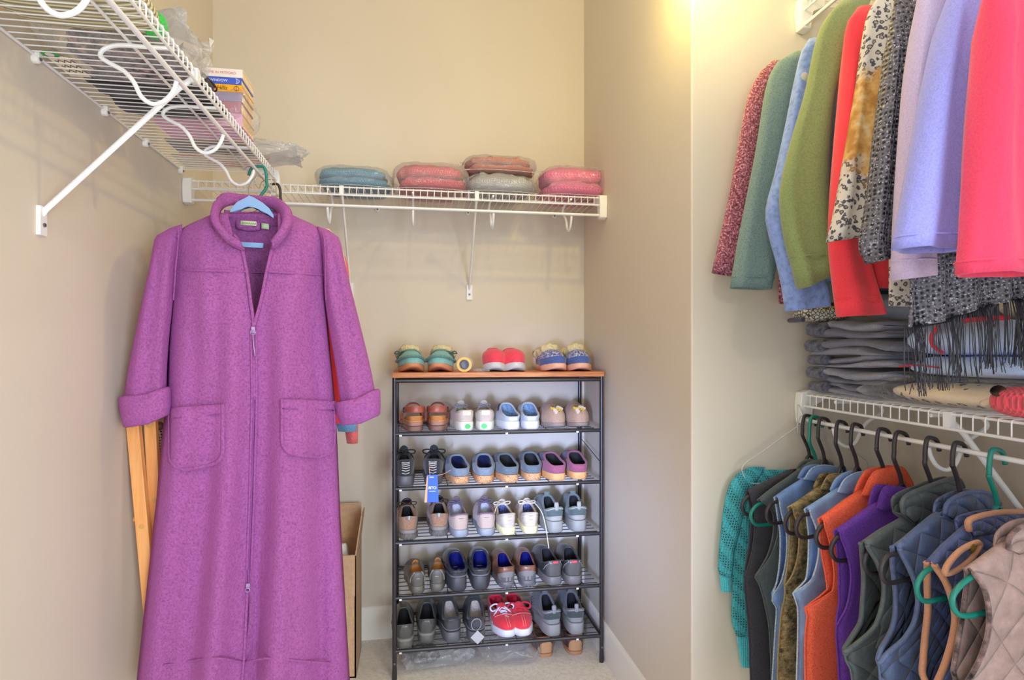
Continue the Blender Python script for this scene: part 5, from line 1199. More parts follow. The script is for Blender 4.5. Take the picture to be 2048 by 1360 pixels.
vest('vest', 'grey-green cotton vest on a green hanger', 'vest', 1.354, 1.306, [(300, 456), (345, 510), (378, 570), (384, 640), (366, 720), (325, 790), (276, 826), (300, 880), (330, 1000), (350, 1120), (362, 1400)], GRYG, [(300, 456), (400, 375), (480, 320), (540, 275)], [(500, 300), (530, 262), (590, 250), (650, 262)], GRYG, GRNH, 'green hanger in the grey-green vest', iu=6, th=0.0072, gap=0.007, wallw=0.21, hend=(256, 495))
vest('vest', 'mid-blue denim vest behind the camouflage vest', 'vest', 1.324, 1.262, [(386, 442), (402, 540), (420, 640), (416, 780), (390, 890), (356, 942), (384, 990), (380, 1100), (362, 1400)], DEN1, [(386, 442), (450, 398), (520, 350), (560, 330)], [(510, 345), (545, 292), (610, 276), (690, 290)], fabric('frayed_denim', (178, 198, 226), 300, 0.5, 0.2), BLKH, 'black hanger in the mid-blue denim vest', iu=5, th=0.0095, gap=0.009, wallw=0.21, hend=(335, 505))
vest('vest', 'camouflage print vest between the two denim vests', 'vest', 1.263, 1.195, [(456, 492), (470, 560), (476, 640), (466, 760), (442, 850), (425, 885), (430, 930), (412, 1010), (396, 1200), (390, 1400)], CAMO, [(456, 492), (530, 446), (600, 396), (640, 376)], [(590, 395), (625, 330), (680, 318), (760, 330)], fabric('khaki_binding', (150, 132, 92), 300), BLKH, 'black hanger in the camouflage vest', iu=5, th=0.013, gap=0.012, hend=(428, 550))
vest('vest', 'light blue denim vest beside the orange fleece vest', 'vest', 1.214, 1.15, [(540, 502), (560, 580), (574, 680), (556, 830), (515, 895), (472, 912), (480, 950), (494, 1010), (486, 1400)], DEN2, [(540, 502), (600, 462), (680, 410), (720, 390)], [(675, 410), (710, 345), (780, 310), (870, 312)], fabric('pale_denim_hem', (186, 208, 238), 300, 0.4, 0.12), BLKH, 'black hanger in the light denim vest', iu=5, th=0.013, gap=0.012, hend=(484, 575))
vest('vest', 'orange fleece vest with a tall collar', 'vest', 1.136, 1.085, [(610, 552), (626, 640), (642, 760), (655, 880), (636, 945), (535, 988), (540, 1035), (530, 1140), (530, 1400)], ORNG, [(610, 552), (700, 490), (800, 420), (840, 395)], [(795, 425), (850, 315), (930, 290), (1000, 288), (1048, 365)], ORNG, BLKH, 'black hanger in the orange fleece vest', iu=5, th=0.013, gap=0.012, hend=(585, 620))
vest('vest', 'purple fleece vest beside the orange one', 'vest', 1.089, 1.042, [(690, 612), (714, 720), (730, 830), (726, 940), (716, 1010), (690, 1072), (686, 1140), (694, 1240), (702, 1400)], VIOL, [(690, 612), (780, 550), (870, 490), (900, 470)], [(870, 492), (888, 420), (914, 382), (980, 384), (1050, 396)], VIOL, BLKH, 'black hanger in the purple fleece vest', iu=5, th=0.013, gap=0.013, hend=(660, 680))
vest('vest', 'dark green quilted vest with a stand collar', 'vest', 1.015, 0.96, [(826, 674), (858, 780), (876, 890), (864, 1010), (830, 1110), (728, 1212), (736, 1262), (760, 1310), (770, 1400)], DKGQ, [(826, 674), (920, 610), (1005, 560), (1050, 530)], [(1000, 520), (1000, 440), (1130, 378), (1262, 340), (1300, 385)], DKGQ, BLKH, 'black hanger in the dark green quilted vest', iu=5, th=0.020, gap=0.019, hend=(828, 715), trimr=0.0045)
vest('vest', 'navy quilted vest without contrast trim', 'vest', 0.956, 0.90, [(986, 692), (1010, 790), (1034, 900), (1040, 1000), (1012, 1115), (904, 1250), (904, 1300), (910, 1400)], NAVQ, [(986, 692), (1090, 610), (1200, 525), (1230, 505)], [(1205, 520), (1225, 455), (1330, 408), (1420, 415), (1480, 470)], NAVQ, BLKH, 'black hanger in the plain navy quilted vest', iu=5, th=0.020, gap=0.019, hend=(912, 785), trimr=0.0045)
tv, pv, A_ = vest('vest', 'navy quilted vest edged with tan binding', 'vest', 0.884, 0.838, [(1160, 772), (1186, 860), (1205, 960), (1215, 1080), (1190, 1220), (1150, 1390), (1150, 1430), (1150, 1500)], NAVT, [(1160, 772), (1230, 690), (1320, 610), (1335, 590)], [(1325, 600), (1328, 545), (1450, 512), (1560, 506), (1650, 505)], TANT, GRNH, 'green hanger in the tan-edged navy vest', iu=6, th=0.021, gap=0.021, hend=(1092, 885), trimr=0.0052)
m = MB(); fl = [pv.R(*q, 0.030) for q in cpx([(1290, 640), (1210, 680), (1150, 745), (1135, 790), (1180, 780), (1250, 730), (1305, 660)])]; m.prism(fl, pv.n * -0.006); fo = m.build('shoulder_flap', NAVT, tv, bevel=0.002)
m = MB(); m.tube(spline(fl, 4, closed=True), 0.0046, 6, closed=True); m.build('flap_binding', TANT, fo, angle=180)
m = MB(); m.lathe([(0.006, 0), (0.007, 0.003), (0.003, 0.005)], pv.R(*cpx([(1262, 664)])[0], 0.031), pv.n, 12); m.build('stud', plain('brass', (206, 186, 90), 0.3, 0.9), fo)
vest('vest', 'mauve quilted vest on a green hanger, nearest on the lower rod', 'vest', 0.80, 0.772, [(1356, 806), (1384, 890), (1392, 980), (1384, 1100), (1350, 1230), (1306, 1370), (1300, 1420), (1300, 1500)], MAUV, [(1356, 806), (1440, 745), (1520, 690), (1560, 670)], [(1515, 692), (1530, 625), (1600, 570), (1700, 552), (1800, 580)], fabric('plaid_lining', (118, 96, 96), 60, 0.2, 0.5), GRNH, 'green hanger in the mauve quilted vest', iu=6, th=0.020, gap=0.019, hend=(1270, 950), trimr=0.0036)
# ---------------------------------------------------------------- soft bundles and film
FILM = film(); FILM2 = film('milky_film', gloss=0.2, haze=0.16); FILM3 = film('bag_film', gloss=0.2, haze=0.10)
def bundle(m, c, size, rot=0.0, amp=0.12, freq=6.0, seed=0.0, flat=0.25, px=0.55, pz=0.75, N=36, K=16, corner=0.0):
    """a soft, squarish lump resting on z = 0 of c; amp: lumpiness."""
    c = V(c); hx, hy, h = size[0] / 2, size[1] / 2, size[2]; Rm = Matrix.Rotation(rot, 3, 'Z'); rows = []
    for i in range(K + 1):
        ph = -PI / 2 + PI * i / K; cr = sgnpow(math.cos(ph), pz) if 0 < i < K else 0.02; zz = 0.5 + 0.5 * sgnpow(math.sin(ph), 0.8); row = []
        for j in range(N):
            a = 2 * PI * j / N; x = sgnpow(math.cos(a), px) * cr; y = sgnpow(math.sin(a), px) * cr
            k = 1 + amp * noise.noise(V((x * freq * 0.5 + seed, y * freq * 0.5, zz * 2 + seed))); z = zz * h
            p = V((x * hx * k, y * hy * k, 0))
            if zz > 0.3: z *= 1 + amp * 1.6 * noise.noise(V((x * freq * 0.7 - seed, y * freq * 0.7, seed)))
            z += corner * h * (abs(x * y) ** 3)
            row.append(c + Rm @ V((p.x, p.y, max(0.0, z))))
        rows.append(row)
    m.autogrid(rows, cv=True)
def crinkle(m, c, size, rot=0.0, seed=0.0, amp=0.10, tails=((0, 1.0, 0.25),)):
    """a thin bag: a lump with sharp creases and corners that stick out (angle, reach, lift)."""
    c = V(c); hx, hy, h = size[0] / 2, size[1] / 2, size[2]; Rm = Matrix.Rotation(rot, 3, 'Z'); rows = []; N, K = 56, 18
    for i in range(K + 1):
        ph = -PI / 2 + PI * i / K; cr = sgnpow(math.cos(ph), 0.42) if 0 < i < K else 0.02; zz = 0.5 + 0.5 * sgnpow(math.sin(ph), 0.9); row = []
        for j in range(N):
            a = 2 * PI * j / N; x = sgnpow(math.cos(a), 0.42) * cr; y = sgnpow(math.sin(a), 0.42) * cr; q = V((x * 3 + seed, y * 3, zz * 3))
            r = 1.02 + amp * (1 - 1.6 * abs(noise.noise(q * 1.4))) + amp * 0.6 * (0.5 + noise.noise(q * 4)); z = zz * h * (1.06 + amp * 1.2 * noise.noise(q * 2.3 + V((9, 0, 0))))
            for ta, reach, lift in tails:
                da = (a - ta + PI) % (2 * PI) - PI; k = math.exp(-(da / 0.22) ** 2) * math.exp(-((zz - 0.5) / 0.35) ** 2); r += reach * k; z += lift * k * h
            row.append(c + Rm @ V((x * hx * r, y * hy * r, max(0.0005, z))))
        rows.append(row)
    m.grid(rows, cv=True)
# ---------------------------------------------------------------- bagged knitwear on the back shelf
DZ = BZ + 0.005
def knitwear(name_c, x0, x1, ytop, col, label, baglabel, z0=0.0, h=None, seed=0.0, fr=220, Y=2.235, d=0.21, layers=2, tails=((0.6, 0.22, 0.3), (2.6, 0.2, 0.2))):
    a, b = atY(x0, 380, Y), atY(x1, 380, Y); w_ = b.x - a.x; cx = (a.x + b.x) / 2; top = atY((x0 + x1) / 2, ytop, Y).z; h = h or (top - DZ - z0)
    t = thing('sweater', label, 'sweater', (cx, Y, DZ + z0), 0, 'folded knitwear on the back shelf'); mt = knit('knit_' + name_c, col, fr, bump=0.8)
    for k in range(layers):
        m = MB(); hh = h / layers; bundle(m, (0.004 * (-1) ** k, 0.004 * k, 0.002 + k * hh * 0.86), (w_ * (0.96 - 0.04 * k), d * 0.95 * (1 - 0.05 * k), hh * 1.14), 0.03 * (-1) ** k, 0.13, 7, seed + k, px=0.55, pz=0.62)
        m.build('folded_layer', mt, t, angle=180)
    g = thing('plastic_bag', baglabel, 'plastic bag', (cx, Y, DZ + z0), 0, 'clear bags on the back shelf')
    m = MB(); crinkle(m, (0, 0, 0), (w_ * 0.99, d * 1.0, h * 1.03), 0, seed, 0.06, tails); m.build('film', FILM3, g, angle=30)
    m = MB(); sx = w_ * 0.53
    m.tube(spline([(-sx, -d * 0.5, 0.004), (-sx * 0.4, -d * 0.56, 0.006), (sx * 0.4, -d * 0.56, 0.005), (sx, -d * 0.5, 0.004)], 5), 0.0013, 5); m.build('seal', FILM2, g)
    return t
knitwear('steel_blue', 640, 781, 347, (92, 152, 182), 'steel blue folded knit, first of the bagged knitwear', 'clear plastic bag around the steel blue knit', seed=1.2)
knitwear('rose_red', 790, 932, 341, (212, 92, 104), 'rose red folded knit beside the steel blue one', 'clear plastic bag around the rose red knit', seed=4.4)
knitwear('pale_grey', 930, 1060, 364, (176, 176, 178), 'pale grey folded knit under the terracotta one', 'clear plastic bag around the pale grey knit', seed=7.1, layers=1, d=0.22)
z_ = atY(1000, 364, 2.235).z - DZ + 0.006
knitwear('terracotta', 928, 1063, 324, (206, 120, 90), 'terracotta folded knit on top of the grey one', 'clear plastic bag around the terracotta knit', z0=z_, seed=2.7, h=0.066, d=0.20, tails=((2.7, 0.14, 0.8), (0.4, 0.15, 0.2)))
knitwear('candy_pink', 1078, 1203, 347, (242, 104, 158), 'candy pink fluffy folded knit, nearest the alcove wall', 'clear plastic bag around the candy pink knit', seed=9.3, fr=160, tails=((2.3, 0.16, 1.0), (0.5, 0.22, 0.15)))

# ---------------------------------------------------------------- the left shelf's load
LZ = SZ + 0.005
def rib_mat(name, c):
    m, n = new_mat(name); uv = n.coord('Object'); w_ = n.add('ShaderNodeTexWave', bands_direction='Y'); w_.inputs['Scale'].default_value = 22; w_.inputs['Distortion'].default_value = 0.8; n.link(uv, w_.inputs['Vector'])
    n.color(n.ramp(w_.outputs['Fac'], [(0.2, shade(c, 0.72)), (0.6, c)])); n.bump(w_.outputs['Fac'], 0.9, 0.006); n.b.inputs['Roughness'].default_value = 0.9; return m
RIBC = rib_mat('cream_ribbed', (238, 232, 192)); LEAFG = fabric('leaf_green_cloth', (70, 190, 84), 300)
for k, (y1, hh, zz, lab) in enumerate(((1.255, 0.056, 0.0, 'lower cream ribbed throw with green corners on the left shelf'), (1.205, 0.060, 0.058, 'upper cream ribbed throw with green corners under the blue jacket'))):
    t = thing('blanket', lab, 'blanket', (-0.592, (0.62 + y1) / 2, LZ + zz), 0, 'ribbed throws on the left shelf'); m = MB(); bundle(m, (0, 0, 0), (0.27, y1 - 0.62, hh), 0.0, 0.05, 4, k * 3.0, px=0.35, pz=0.5, N=48); m.build('body', RIBC, t, angle=180)
    m = MB(); bundle(m, (0.108, (y1 - 0.62) / 2 - 0.014, 0.006), (0.040, 0.034, hh * 0.86), 0.0, 0.02, 4, k, px=0.6); m.build('green_corner', LEAFG, t, angle=180)
t = thing('jacket', 'bright blue jacket folded on top of the ribbed throws', 'jacket', (-0.57, 1.05, LZ + 0.118)); m = MB(); bundle(m, (0, 0, 0), (0.25, 0.37, 0.14), 0.05, 0.14, 7, 5.5, px=0.5); m.build('body', fabric('bright_blue', (58, 98, 206), 300, 0.3, 0.12), t, angle=180)
m = MB(); m.tube(spline([(0.11, -0.1, 0.10), (0.127, 0.04, 0.07), (0.11, 0.16, 0.06), (0.03, 0.183, 0.08)], 5), 0.003, 6); m.build('piping', plain('navy_piping', (34, 54, 130), 0.7), t)
def print_mat(name, a, b, c, sc=46):
    m, n = new_mat(name); o = n.coord('Object'); f = n.noise(o, sc, 4, 0.7); g = n.noise(o, sc * 0.35, 2)
    n.color(n.mix(n.ramp(g, [(0.45, (0.0, 0.0, 0.0)), (0.55, (1.0, 1.0, 1.0))]), n.ramp(f, [(0.40, a), (0.52, b), (0.60, c)]), n.ramp(f, [(0.42, a), (0.58, b)]))); n.b.inputs['Roughness'].default_value = 0.8; return m
ANIM = print_mat('animal_print', (62, 58, 64), (150, 136, 134), (214, 178, 160)); DKG = fabric('dark_grey_jersey', (62, 58, 64), 300, 0.3, 0.2)
t = thing('blouse', 'folded animal print blouse in a clear bag on the left shelf', 'blouse', (-0.590, 1.375, LZ)); m = MB(); bundle(m, (0.01, 0, 0.002), (0.20, 0.17, 0.050), 0.1, 0.16, 7, 2.2, px=0.5, pz=0.5); m.build('body', ANIM, t, angle=180)
t = thing('plastic_bag', 'crinkled clear bag around the animal print blouse', 'plastic bag', (-0.590, 1.350, LZ)); m = MB(); crinkle(m, (0, 0.02, 0), (0.25, 0.20, 0.080), 0.1, 3.3, 0.14, ((0.3, 0.10, 1.0), (1.0, 0.12, 0.9), (5.4, 0.12, 0.5))); m.build('film', FILM2, t, angle=30)
m = MB(); m.lathe([(0.017, 0), (0.017, 0.0006)], (-0.12, -0.025, -0.0015), (0, 0, 1), 6); gl = m.build('green_sticker', plain('sticker_green', (52, 170, 76), 0.6), t); m = MB(); m.lathe([(0.008, 0), (0.008, 0.0004)], (-0.12, -0.025, -0.0022), (0, 0, 1), 12); m.build('sticker_centre', plain('sticker_white', (238, 228, 220), 0.6), gl)
m = MB(); m.box((-0.112, 0.028, -0.0012), (0.04, 0.09, 0.0006)); pp = m.build('paper_slip', plain('cream_paper', (238, 230, 204), 0.8), t)
m = MB(); rnd = random.Random(5)
for i in range(9):
    x0, y0 = -0.126 + 0.011 * (i % 3) + rnd.uniform(0, .003), 0.0 + 0.022 * (i // 3); m.tube(spline([(x0, y0, -0.002), (x0 + 0.004, y0 + 0.006, -0.002), (x0 + 0.008, y0 - 0.004, -0.002), (x0 + 0.013, y0 + 0.003, -0.002)], 4), 0.0006, 4)
m.build('handwriting', plain('black_ink', (40, 36, 40), 0.6), pp)
for k, (y0, y1, hh, lab, mt) in enumerate(((1.452, 1.545, 0.040, 'dark grey jersey folded flat on the left shelf', DKG), (1.552, 1.655, 0.034, 'charcoal jersey folded flat beside the books', fabric('charcoal_jersey', (52, 46, 54), 300, 0.3, 0.2)))):
    t = thing('top', lab, 'top', (-0.592, (y0 + y1) / 2, LZ), 0); m = MB(); bundle(m, (0, 0, 0), (0.25, y1 - y0, hh), 0.0, 0.10, 6, k * 2.0 + 1, px=0.4, pz=0.5); m.build('body', mt, t, angle=180)
t = thing('handbag', 'shiny black rounded bag standing in front of the books', 'bag', (-0.577, 1.560, LZ + 0.041)); m = MB(); bundle(m, (0, 0, 0), (0.19, 0.12, 0.040), 0.0, 0.04, 4, 6.0, px=0.6, pz=0.6); m.build('body', leather('glossy_black', (66, 66, 72), 0.18), t, angle=180)
m = MB(); m.tube(spline([(0.085, -0.05, 0.020), (0.096, 0.0, 0.021), (0.085, 0.05, 0.020), (0.0, 0.060, 0.021)], 5), 0.0022, 6); m.build('seam', plain('black_seam', (28, 28, 32), 0.4), t)
# books: spines to the room's entrance, fore-edges to the aisle
PAGES = fabric('book_pages', (238, 214, 160), 60, 0.3, 0.06); BX1, BY0 = -0.443, 1.676
def book(label, z, th, col, L_, D_, dx=0.0, text=None, tcol=(120, 110, 110), tsize=0.011, tx=0.034, font_shear=0.0):
    t = thing('book', label, 'book', (BX1 - L_ / 2 + dx, BY0 + D_ / 2, z), 0, 'books stacked on the left shelf'); mt = plain('cover_%d_%d_%d' % col, col, 0.45); m = MB(); c = 0.0018
    m.box((0, 0, c / 2), (L_, D_, c)); m.box((0, 0, th - c / 2), (L_, D_, c)); m.box((0, -D_ / 2 + c / 2, th / 2), (L_, c, th - 2 * c)); m.build('cover', mt, t, smooth=False)
    m = MB(); m.box((0, c / 2, th / 2), (L_ - 0.004, D_ - 0.004 - c, th - 2 * c)); m.build('pages', PAGES, t, smooth=False)
    if text:
        o = text_obj('title', text, tsize, plain('title_%d_%d_%d' % tcol, tcol, 0.6), t, frame((L_ / 2 - tx, -D_ / 2 - 0.0004, th / 2), (1, 0, 0), (0, -1, 0)), shear=font_shear)
    return t
z = LZ
book('thick pink-covered paperback at the bottom of the book stack', z, 0.034, (226, 176, 204), 0.215, 0.118, 0.0); z += 0.0345
t = book('red-speckled paperback second from the bottom of the book stack', z, 0.030, (186, 128, 142), 0.21, 0.116, -0.003); z += 0.0305
book('violet-blue paperback in the middle of the book stack', z, 0.024, (160, 150, 182), 0.21, 0.115, -0.002); z += 0.0245
t = book('orange-spined paperback with a round emblem in the book stack', z, 0.019, (250, 178, 20), 0.208, 0.116, -0.001, 'Hills', (90, 62, 20), 0.015, 0.050, 0.25); z += 0.0195
m = MB(); m.tube([(0.208 / 2 - 0.014 + 0.006 * math.cos(a), -0.0585, 0.0095 + 0.006 * math.sin(a)) for a in [2*PI*k/16 for k in range(16)]], 0.0006, 5, closed=True); m.tube([(0.09, -0.0585, 0.002), (0.09, -0.0585, 0.017)], 0.0006, 5); m.build('emblem', plain('emblem_brown', (120, 84, 24), 0.6), t)
t = book('blue-spined paperback second from the top of the book stack', z, 0.018, (66, 96, 208), 0.208, 0.116, -0.003, 'WINDOW', (236, 240, 250), 0.0095, 0.056); z += 0.0185
m = MB()
for k in range(3): m.tube([(0.208 / 2 - 0.016 + (0.005 + 0.003 * k) * math.cos(a), -0.0585, 0.009 + 0.0068 * math.sin(a)) for a in [-1.2 + 2.4 * q / 10 for q in range(11)]], 0.0005, 4)
m.build('spine_drawing', plain('emblem_pale', (206, 216, 246), 0.6), t)
book('white-spined paperback on top of the book stack', z, 0.022, (244, 234, 232), 0.21, 0.118, 0.0, 'HOME IN MITFORD', (214, 130, 126), 0.0092, 0.056); z += 0.0225
t = thing('plastic_bag', 'clear wrapping around the lower books of the stack', 'plastic bag', (BX1 - 0.105, BY0 + 0.058, LZ)); m = MB(); crinkle(m, (0, 0, 0.0), (0.236, 0.142, 0.098), 0, 8.0, 0.05, ((0.9, 0.14, 0.2), (5.5, 0.08, 0.3))); m.build('film', FILM, t, angle=30)
t = thing('board', 'grey flat board lying on the left shelf beyond the books', 'board', (-0.575, 1.868, LZ)); m = MB(); m.box((0, 0, 0.003), (0.22, 0.11, 0.006)); m.build('panel', plain('grey_board', (168, 160, 154), 0.7), t, bevel=0.001); m = MB(); m.box((0, 0, 0.0064), (0.20, 0.09, 0.0006)); m.build('board_face', plain('pale_board', (196, 190, 184), 0.7), t)
t = thing('plastic_bag', 'flat clear zip bag with red printing at the far end of the shelf', 'plastic bag', (-0.56, 2.0, LZ)); m = MB(); rows = []
for i in range(9):
    rows.append([V((-0.16 + 0.36 * j / 16, -0.065 + 0.14 * i / 8, 0.001 + 0.010 * abs(noise.noise(V((j * .5, i * .6, 2)))) + (0.05 * max(0, (j - 9) / 7) ** 1.3 * (0.6 + 0.6 * noise.noise(V((j * .6, i * .5, 4))))))) for j in range(17)])
m.grid(rows); m.build('film', FILM2, t, angle=30, solid=0.0003)
RED = plain('red_print', (236, 52, 52), 0.5); m = MB(); m.tube(spline([(-0.16, -0.04, 0.0), (-0.10, -0.055, 0.0), (-0.02, -0.02, 0.0), (0.09, -0.03, 0.0), (0.12, -0.03, 0.012)], 5), 0.0014, 5, flat=(0.4, 1.5)); m.box((0.03, 0.032, -0.0002), (0.15, 0.006, 0.0006))
for k in range(9): m.box((-0.07 + 0.018 * k, 0.008, -0.0002), (0.011, 0.003, 0.0006)); m.box((-0.06 + 0.02 * k, -0.008, -0.0002), (0.012, 0.0022, 0.0006))
m.build('red_printing', RED, t)
t = thing('plastic_bag', 'crumpled clear bag poking out over the shelf corner', 'plastic bag', (-0.455, 1.985, LZ + 0.01)); m = MB(); crinkle(m, (0, 0, 0), (0.17, 0.11, 0.045), 0.2, 6.6, 0.22, ((0.25, 0.25, 0.5), (5.9, 0.30, -0.1), (2.0, 0.1, 0.9))); m.build('film', FILM2, t, angle=30)

# ---------------------------------------------------------------- folded clothes on the lower right shelf
QZ = lambda y: RZ + 0.0055 - 0.012 * (YF - y)
SLATE = fabric('slate_fleece', (138, 140, 158), 300, 0.25, 0.07)
SLATES = [SLATE, fabric('slate_fleece_dark', (122, 124, 142), 300, 0.25, 0.07), fabric('slate_fleece_light', (150, 153, 170), 300, 0.25, 0.07)]
def pants(k, z0, x0, ya, yb, th, label, tilt=0.0, nl=2):
    """a pair of trousers folded lengthwise: soft rounded folds look to the aisle, the gathered waist to the far wall."""
    t = thing('trousers', label, 'trousers', (x0, ya, z0), 0, 'folded dark trousers'); Lh = ya - yb; lt = th / nl; W_ = 0.232
    for l in range(nl):
        m = MB(); P = []; zc0 = lt * (l + 0.5); NY = 30; ln = Lh * (1 - 0.10 * ((l + k) % 2))
        for i in range(NY + 1):
            s = i / NY; y = -s * ln; e = min(1.0, (s / 0.04) ** 0.5 if s < 0.04 else 1.0) * (math.sqrt(max(0.0, 1 - ((s - 0.93) / 0.07) ** 2)) if s > 0.93 else 1.0)
            wob = 0.006 * math.sin(s * 5.0 + k * 1.7) + 0.004 * noise.noise(V((s * 4, k * 5.0, l * 2.0))); xo = 0.010 * noise.noise(V((s * 3, k * 2.2, l * 7.7))) + 0.006 * ((l + k) % 2); h = lt * 0.56 * (0.25 + 0.75 * e) * (1 + 0.22 * noise.noise(V((s * 5, l * 3.0, k * 1.0)))); ring = []
            for j in range(24):
                a = 2 * PI * j / 24; cx = sgnpow(math.cos(a), 0.32); sz = sgnpow(math.sin(a), 0.75); zz_ = zc0 + h * sz + (wob - tilt * s) * 1.0 + 0.0025 * noise.noise(V((s * 16, a * 2, k * 3.0 + l)))
                ring.append(V((W_ / 2 + xo - cx * W_ / 2 * (0.9 + 0.1 * e), y, max(0.0015, zz_))))
            P.append(ring)
        m.autogrid(P, cv=True); m.cap(P[0]); m.cap(P[-1]); m.build('folded_leg', SLATES[(k + l) % 3], t, angle=180)
    m = MB(); P = []                                   # gathered waistband
    for i in range(8):
        r = th * 0.36 * (1 + 0.05 * (i % 2)); P.append([V((0.004 + 0.010 * math.cos(a) * 1.4 - 0.004, -0.004 - 0.008 * i, th * 0.55 + r * (1 + 0.10 * ((j + i) % 2)) * math.sin(a) + 0.004)) for j, a in enumerate([2 * PI * q / 20 for q in range(20)])])
    m.autogrid(P, cv=True); m.cap(P[0]); m.cap(P[-1]); m.build('waistband', fabric('slate_rib', (104, 106, 124), 60, 0.9, 0.3, dist=0.006), t, angle=180)
zz = 0.0
for k, (th, yb, x0, lab, tl) in enumerate(((0.036, 1.18, 0.998, 'bottom pair of the dark folded trousers', 0.0), (0.044, 1.150, 0.992, 'second pair from the bottom of the dark folded trousers', 0.004), (0.034, 1.135, 0.996, 'third pair from the bottom of the dark folded trousers', 0.0), (0.046, 1.125, 0.988, 'fourth pair from the bottom of the dark folded trousers', 0.006), (0.050, 1.150, 0.992, 'top pair of the dark folded trousers', 0.0))):
    th *= 0.82; pants(k, QZ(1.25) + zz, x0, 1.398, yb, th, lab, tl); zz += th + 0.001
t = thing('top', 'grey-blue top spread over the folded trousers', 'top', (1.125, 1.21, QZ(1.2) + zz)); m = MB(); bundle(m, (0, -0.03, 0), (0.21, 0.24, 0.062), 0.0, 0.12, 5, 3.0, px=0.5); m.build('body', fabric('grey_blue_fleece', (112, 124, 142), 300, 0.25, 0.07), t, angle=180)
def lattice_mat():
    m, n = new_mat('black_white_lattice'); o = n.coord('Object', (1, 1, 1), (0, 0.78, 0.0)); v = n.add('ShaderNodeTexVoronoi'); v.inputs['Scale'].default_value = 120; v.feature = 'DISTANCE_TO_EDGE'; v.inputs['Randomness'].default_value = 0.6; n.link(o, v.inputs['Vector'])
    n.color(n.ramp(v.outputs['Distance'], [(0.05, (62, 58, 66)), (0.16, (226, 222, 208))])); return m
t = thing('scarf', 'black and white lattice-print scarf tucked on top of the trousers', 'scarf', (1.008, 1.378, QZ(1.37) + zz + 0.002)); m = MB(); bundle(m, (0, 0, 0), (0.125, 0.065, 0.040), 0.0, 0.06, 5, 1.0, px=0.5); m.build('body', lattice_mat(), t, angle=180)
m = MB(); m.tube([(-0.066, -0.028, 0.004), (-0.068, 0.0, 0.004), (-0.064, 0.03, 0.005)], 0.006, 8); m.build('edge_band', fabric('slate_band', (86, 84, 104)), t)
t = thing('sweatshirt', 'navy blue sweatshirt showing behind the red sleeve', 'sweatshirt', (1.135, 1.18, QZ(1.18) + zz + 0.066)); m = MB(); bundle(m, (0, 0, 0), (0.18, 0.19, 0.045), 0.0, 0.10, 5, 8.0, px=0.5); m.build('body', fabric('royal_navy', (28, 52, 138), 300, 0.25, 0.07), t, angle=180)
def star_mat():
    m, n = new_mat('cream_motif'); o = n.coord('Object', (1, 1, 0.6)); v = n.add('ShaderNodeTexVoronoi'); v.inputs['Scale'].default_value = 34; v.inputs['Randomness'].default_value = 0.25; n.link(o, v.inputs['Vector']); w_ = n.noise(o, 170, 2)
    d = n.math('ADD', v.outputs['Distance'], n.math('MULTIPLY', n.math('SUBTRACT', w_, 0.5), 0.30)); n.color(n.ramp(d, [(0.10, (246, 230, 200)), (0.13, (92, 90, 98)), (0.26, (100, 96, 100)), (0.30, (248, 232, 202))])); n.b.inputs['Roughness'].default_value = 0.85; return m
t = thing('pyjamas', 'cream pyjamas with small dark motifs folded in a clear bag', 'pyjamas', (1.095, 1.0, QZ(1.0))); m = MB(); bundle(m, (0, 0, 0.001), (0.20, 0.33, 0.046), 0.0, 0.10, 5, 4.0, px=0.5); m.build('body', star_mat(), t, angle=180)
m = MB(); m.tube(spline([(-0.096, -0.07, 0.016), (-0.094, -0.10, 0.026), (-0.07, -0.135, 0.024)], 5), 0.006, 8); m.build('rolled_hem', star_mat(), t, angle=180)
t = thing('plastic_bag', 'clear plastic bag around the cream pyjamas', 'plastic bag', (1.095, 1.005, QZ(1.0))); m = MB(); crinkle(m, (0, 0, 0), (0.222, 0.36, 0.056), 0, 5.1, 0.06, ((2.1, 0.22, -0.1), (4.2, 0.14, 0.2))); m.build('film', FILM, t, angle=30)
SKY = fabric('sky_blue_cotton', (182, 208, 248), 300, 0.2, 0.05); q0 = QZ(1.0) + 0.060
for k, (yc, ln, z1, hh, lab) in enumerate(((0.985, 0.29, 0.0, 0.040, 'pale blue cotton shirt with red piping, lower one behind the fringe'), (0.995, 0.285, 0.041, 0.066, 'pale blue cotton shirt with a red trimmed edge, upper one behind the fringe'))):
    t = thing('shirt', lab, 'shirt', (1.108, yc, q0 + z1), 0, 'pale blue shirts on the lower shelf'); m = MB(); bundle(m, (0, 0, 0), (0.20, ln, hh), 0.0, 0.08, 5, k + 2.5, px=0.45, pz=0.5); m.build('body', SKY, t, angle=180)
    m = MB(); s = -0.101
    if k: m.tube(spline([(s - 0.004, 0.03, 0.058), (s - 0.004, 0.045, 0.040), (s - 0.004, 0.042, 0.020), (s - 0.003, 0.022, 0.006)], 5), 0.0042, 6); m.tube(spline([(s + 0.02, 0.0, 0.067), (s + 0.012, -0.05, 0.068), (s + 0.02, -0.09, 0.068)], 5), 0.0045, 6)
    else: m.tube(spline([(s - 0.001, 0.14, 0.018), (s - 0.002, 0.09, 0.022), (s - 0.002, 0.04, 0.018)], 5), 0.0016, 6)
    m.build('red_piping', plain('red_piping', (228, 46, 62), 0.7), t)
t = thing('top', 'cream folded top lying on the pale blue shirts', 'top', (1.145, 0.925, q0 + 0.108)); m = MB(); bundle(m, (0, 0, 0), (0.15, 0.12, 0.055), 0, 0.08, 5, 1.4, px=0.5); m.build('body', fabric('cream_cotton', (230, 218, 184), 300), t, angle=180)
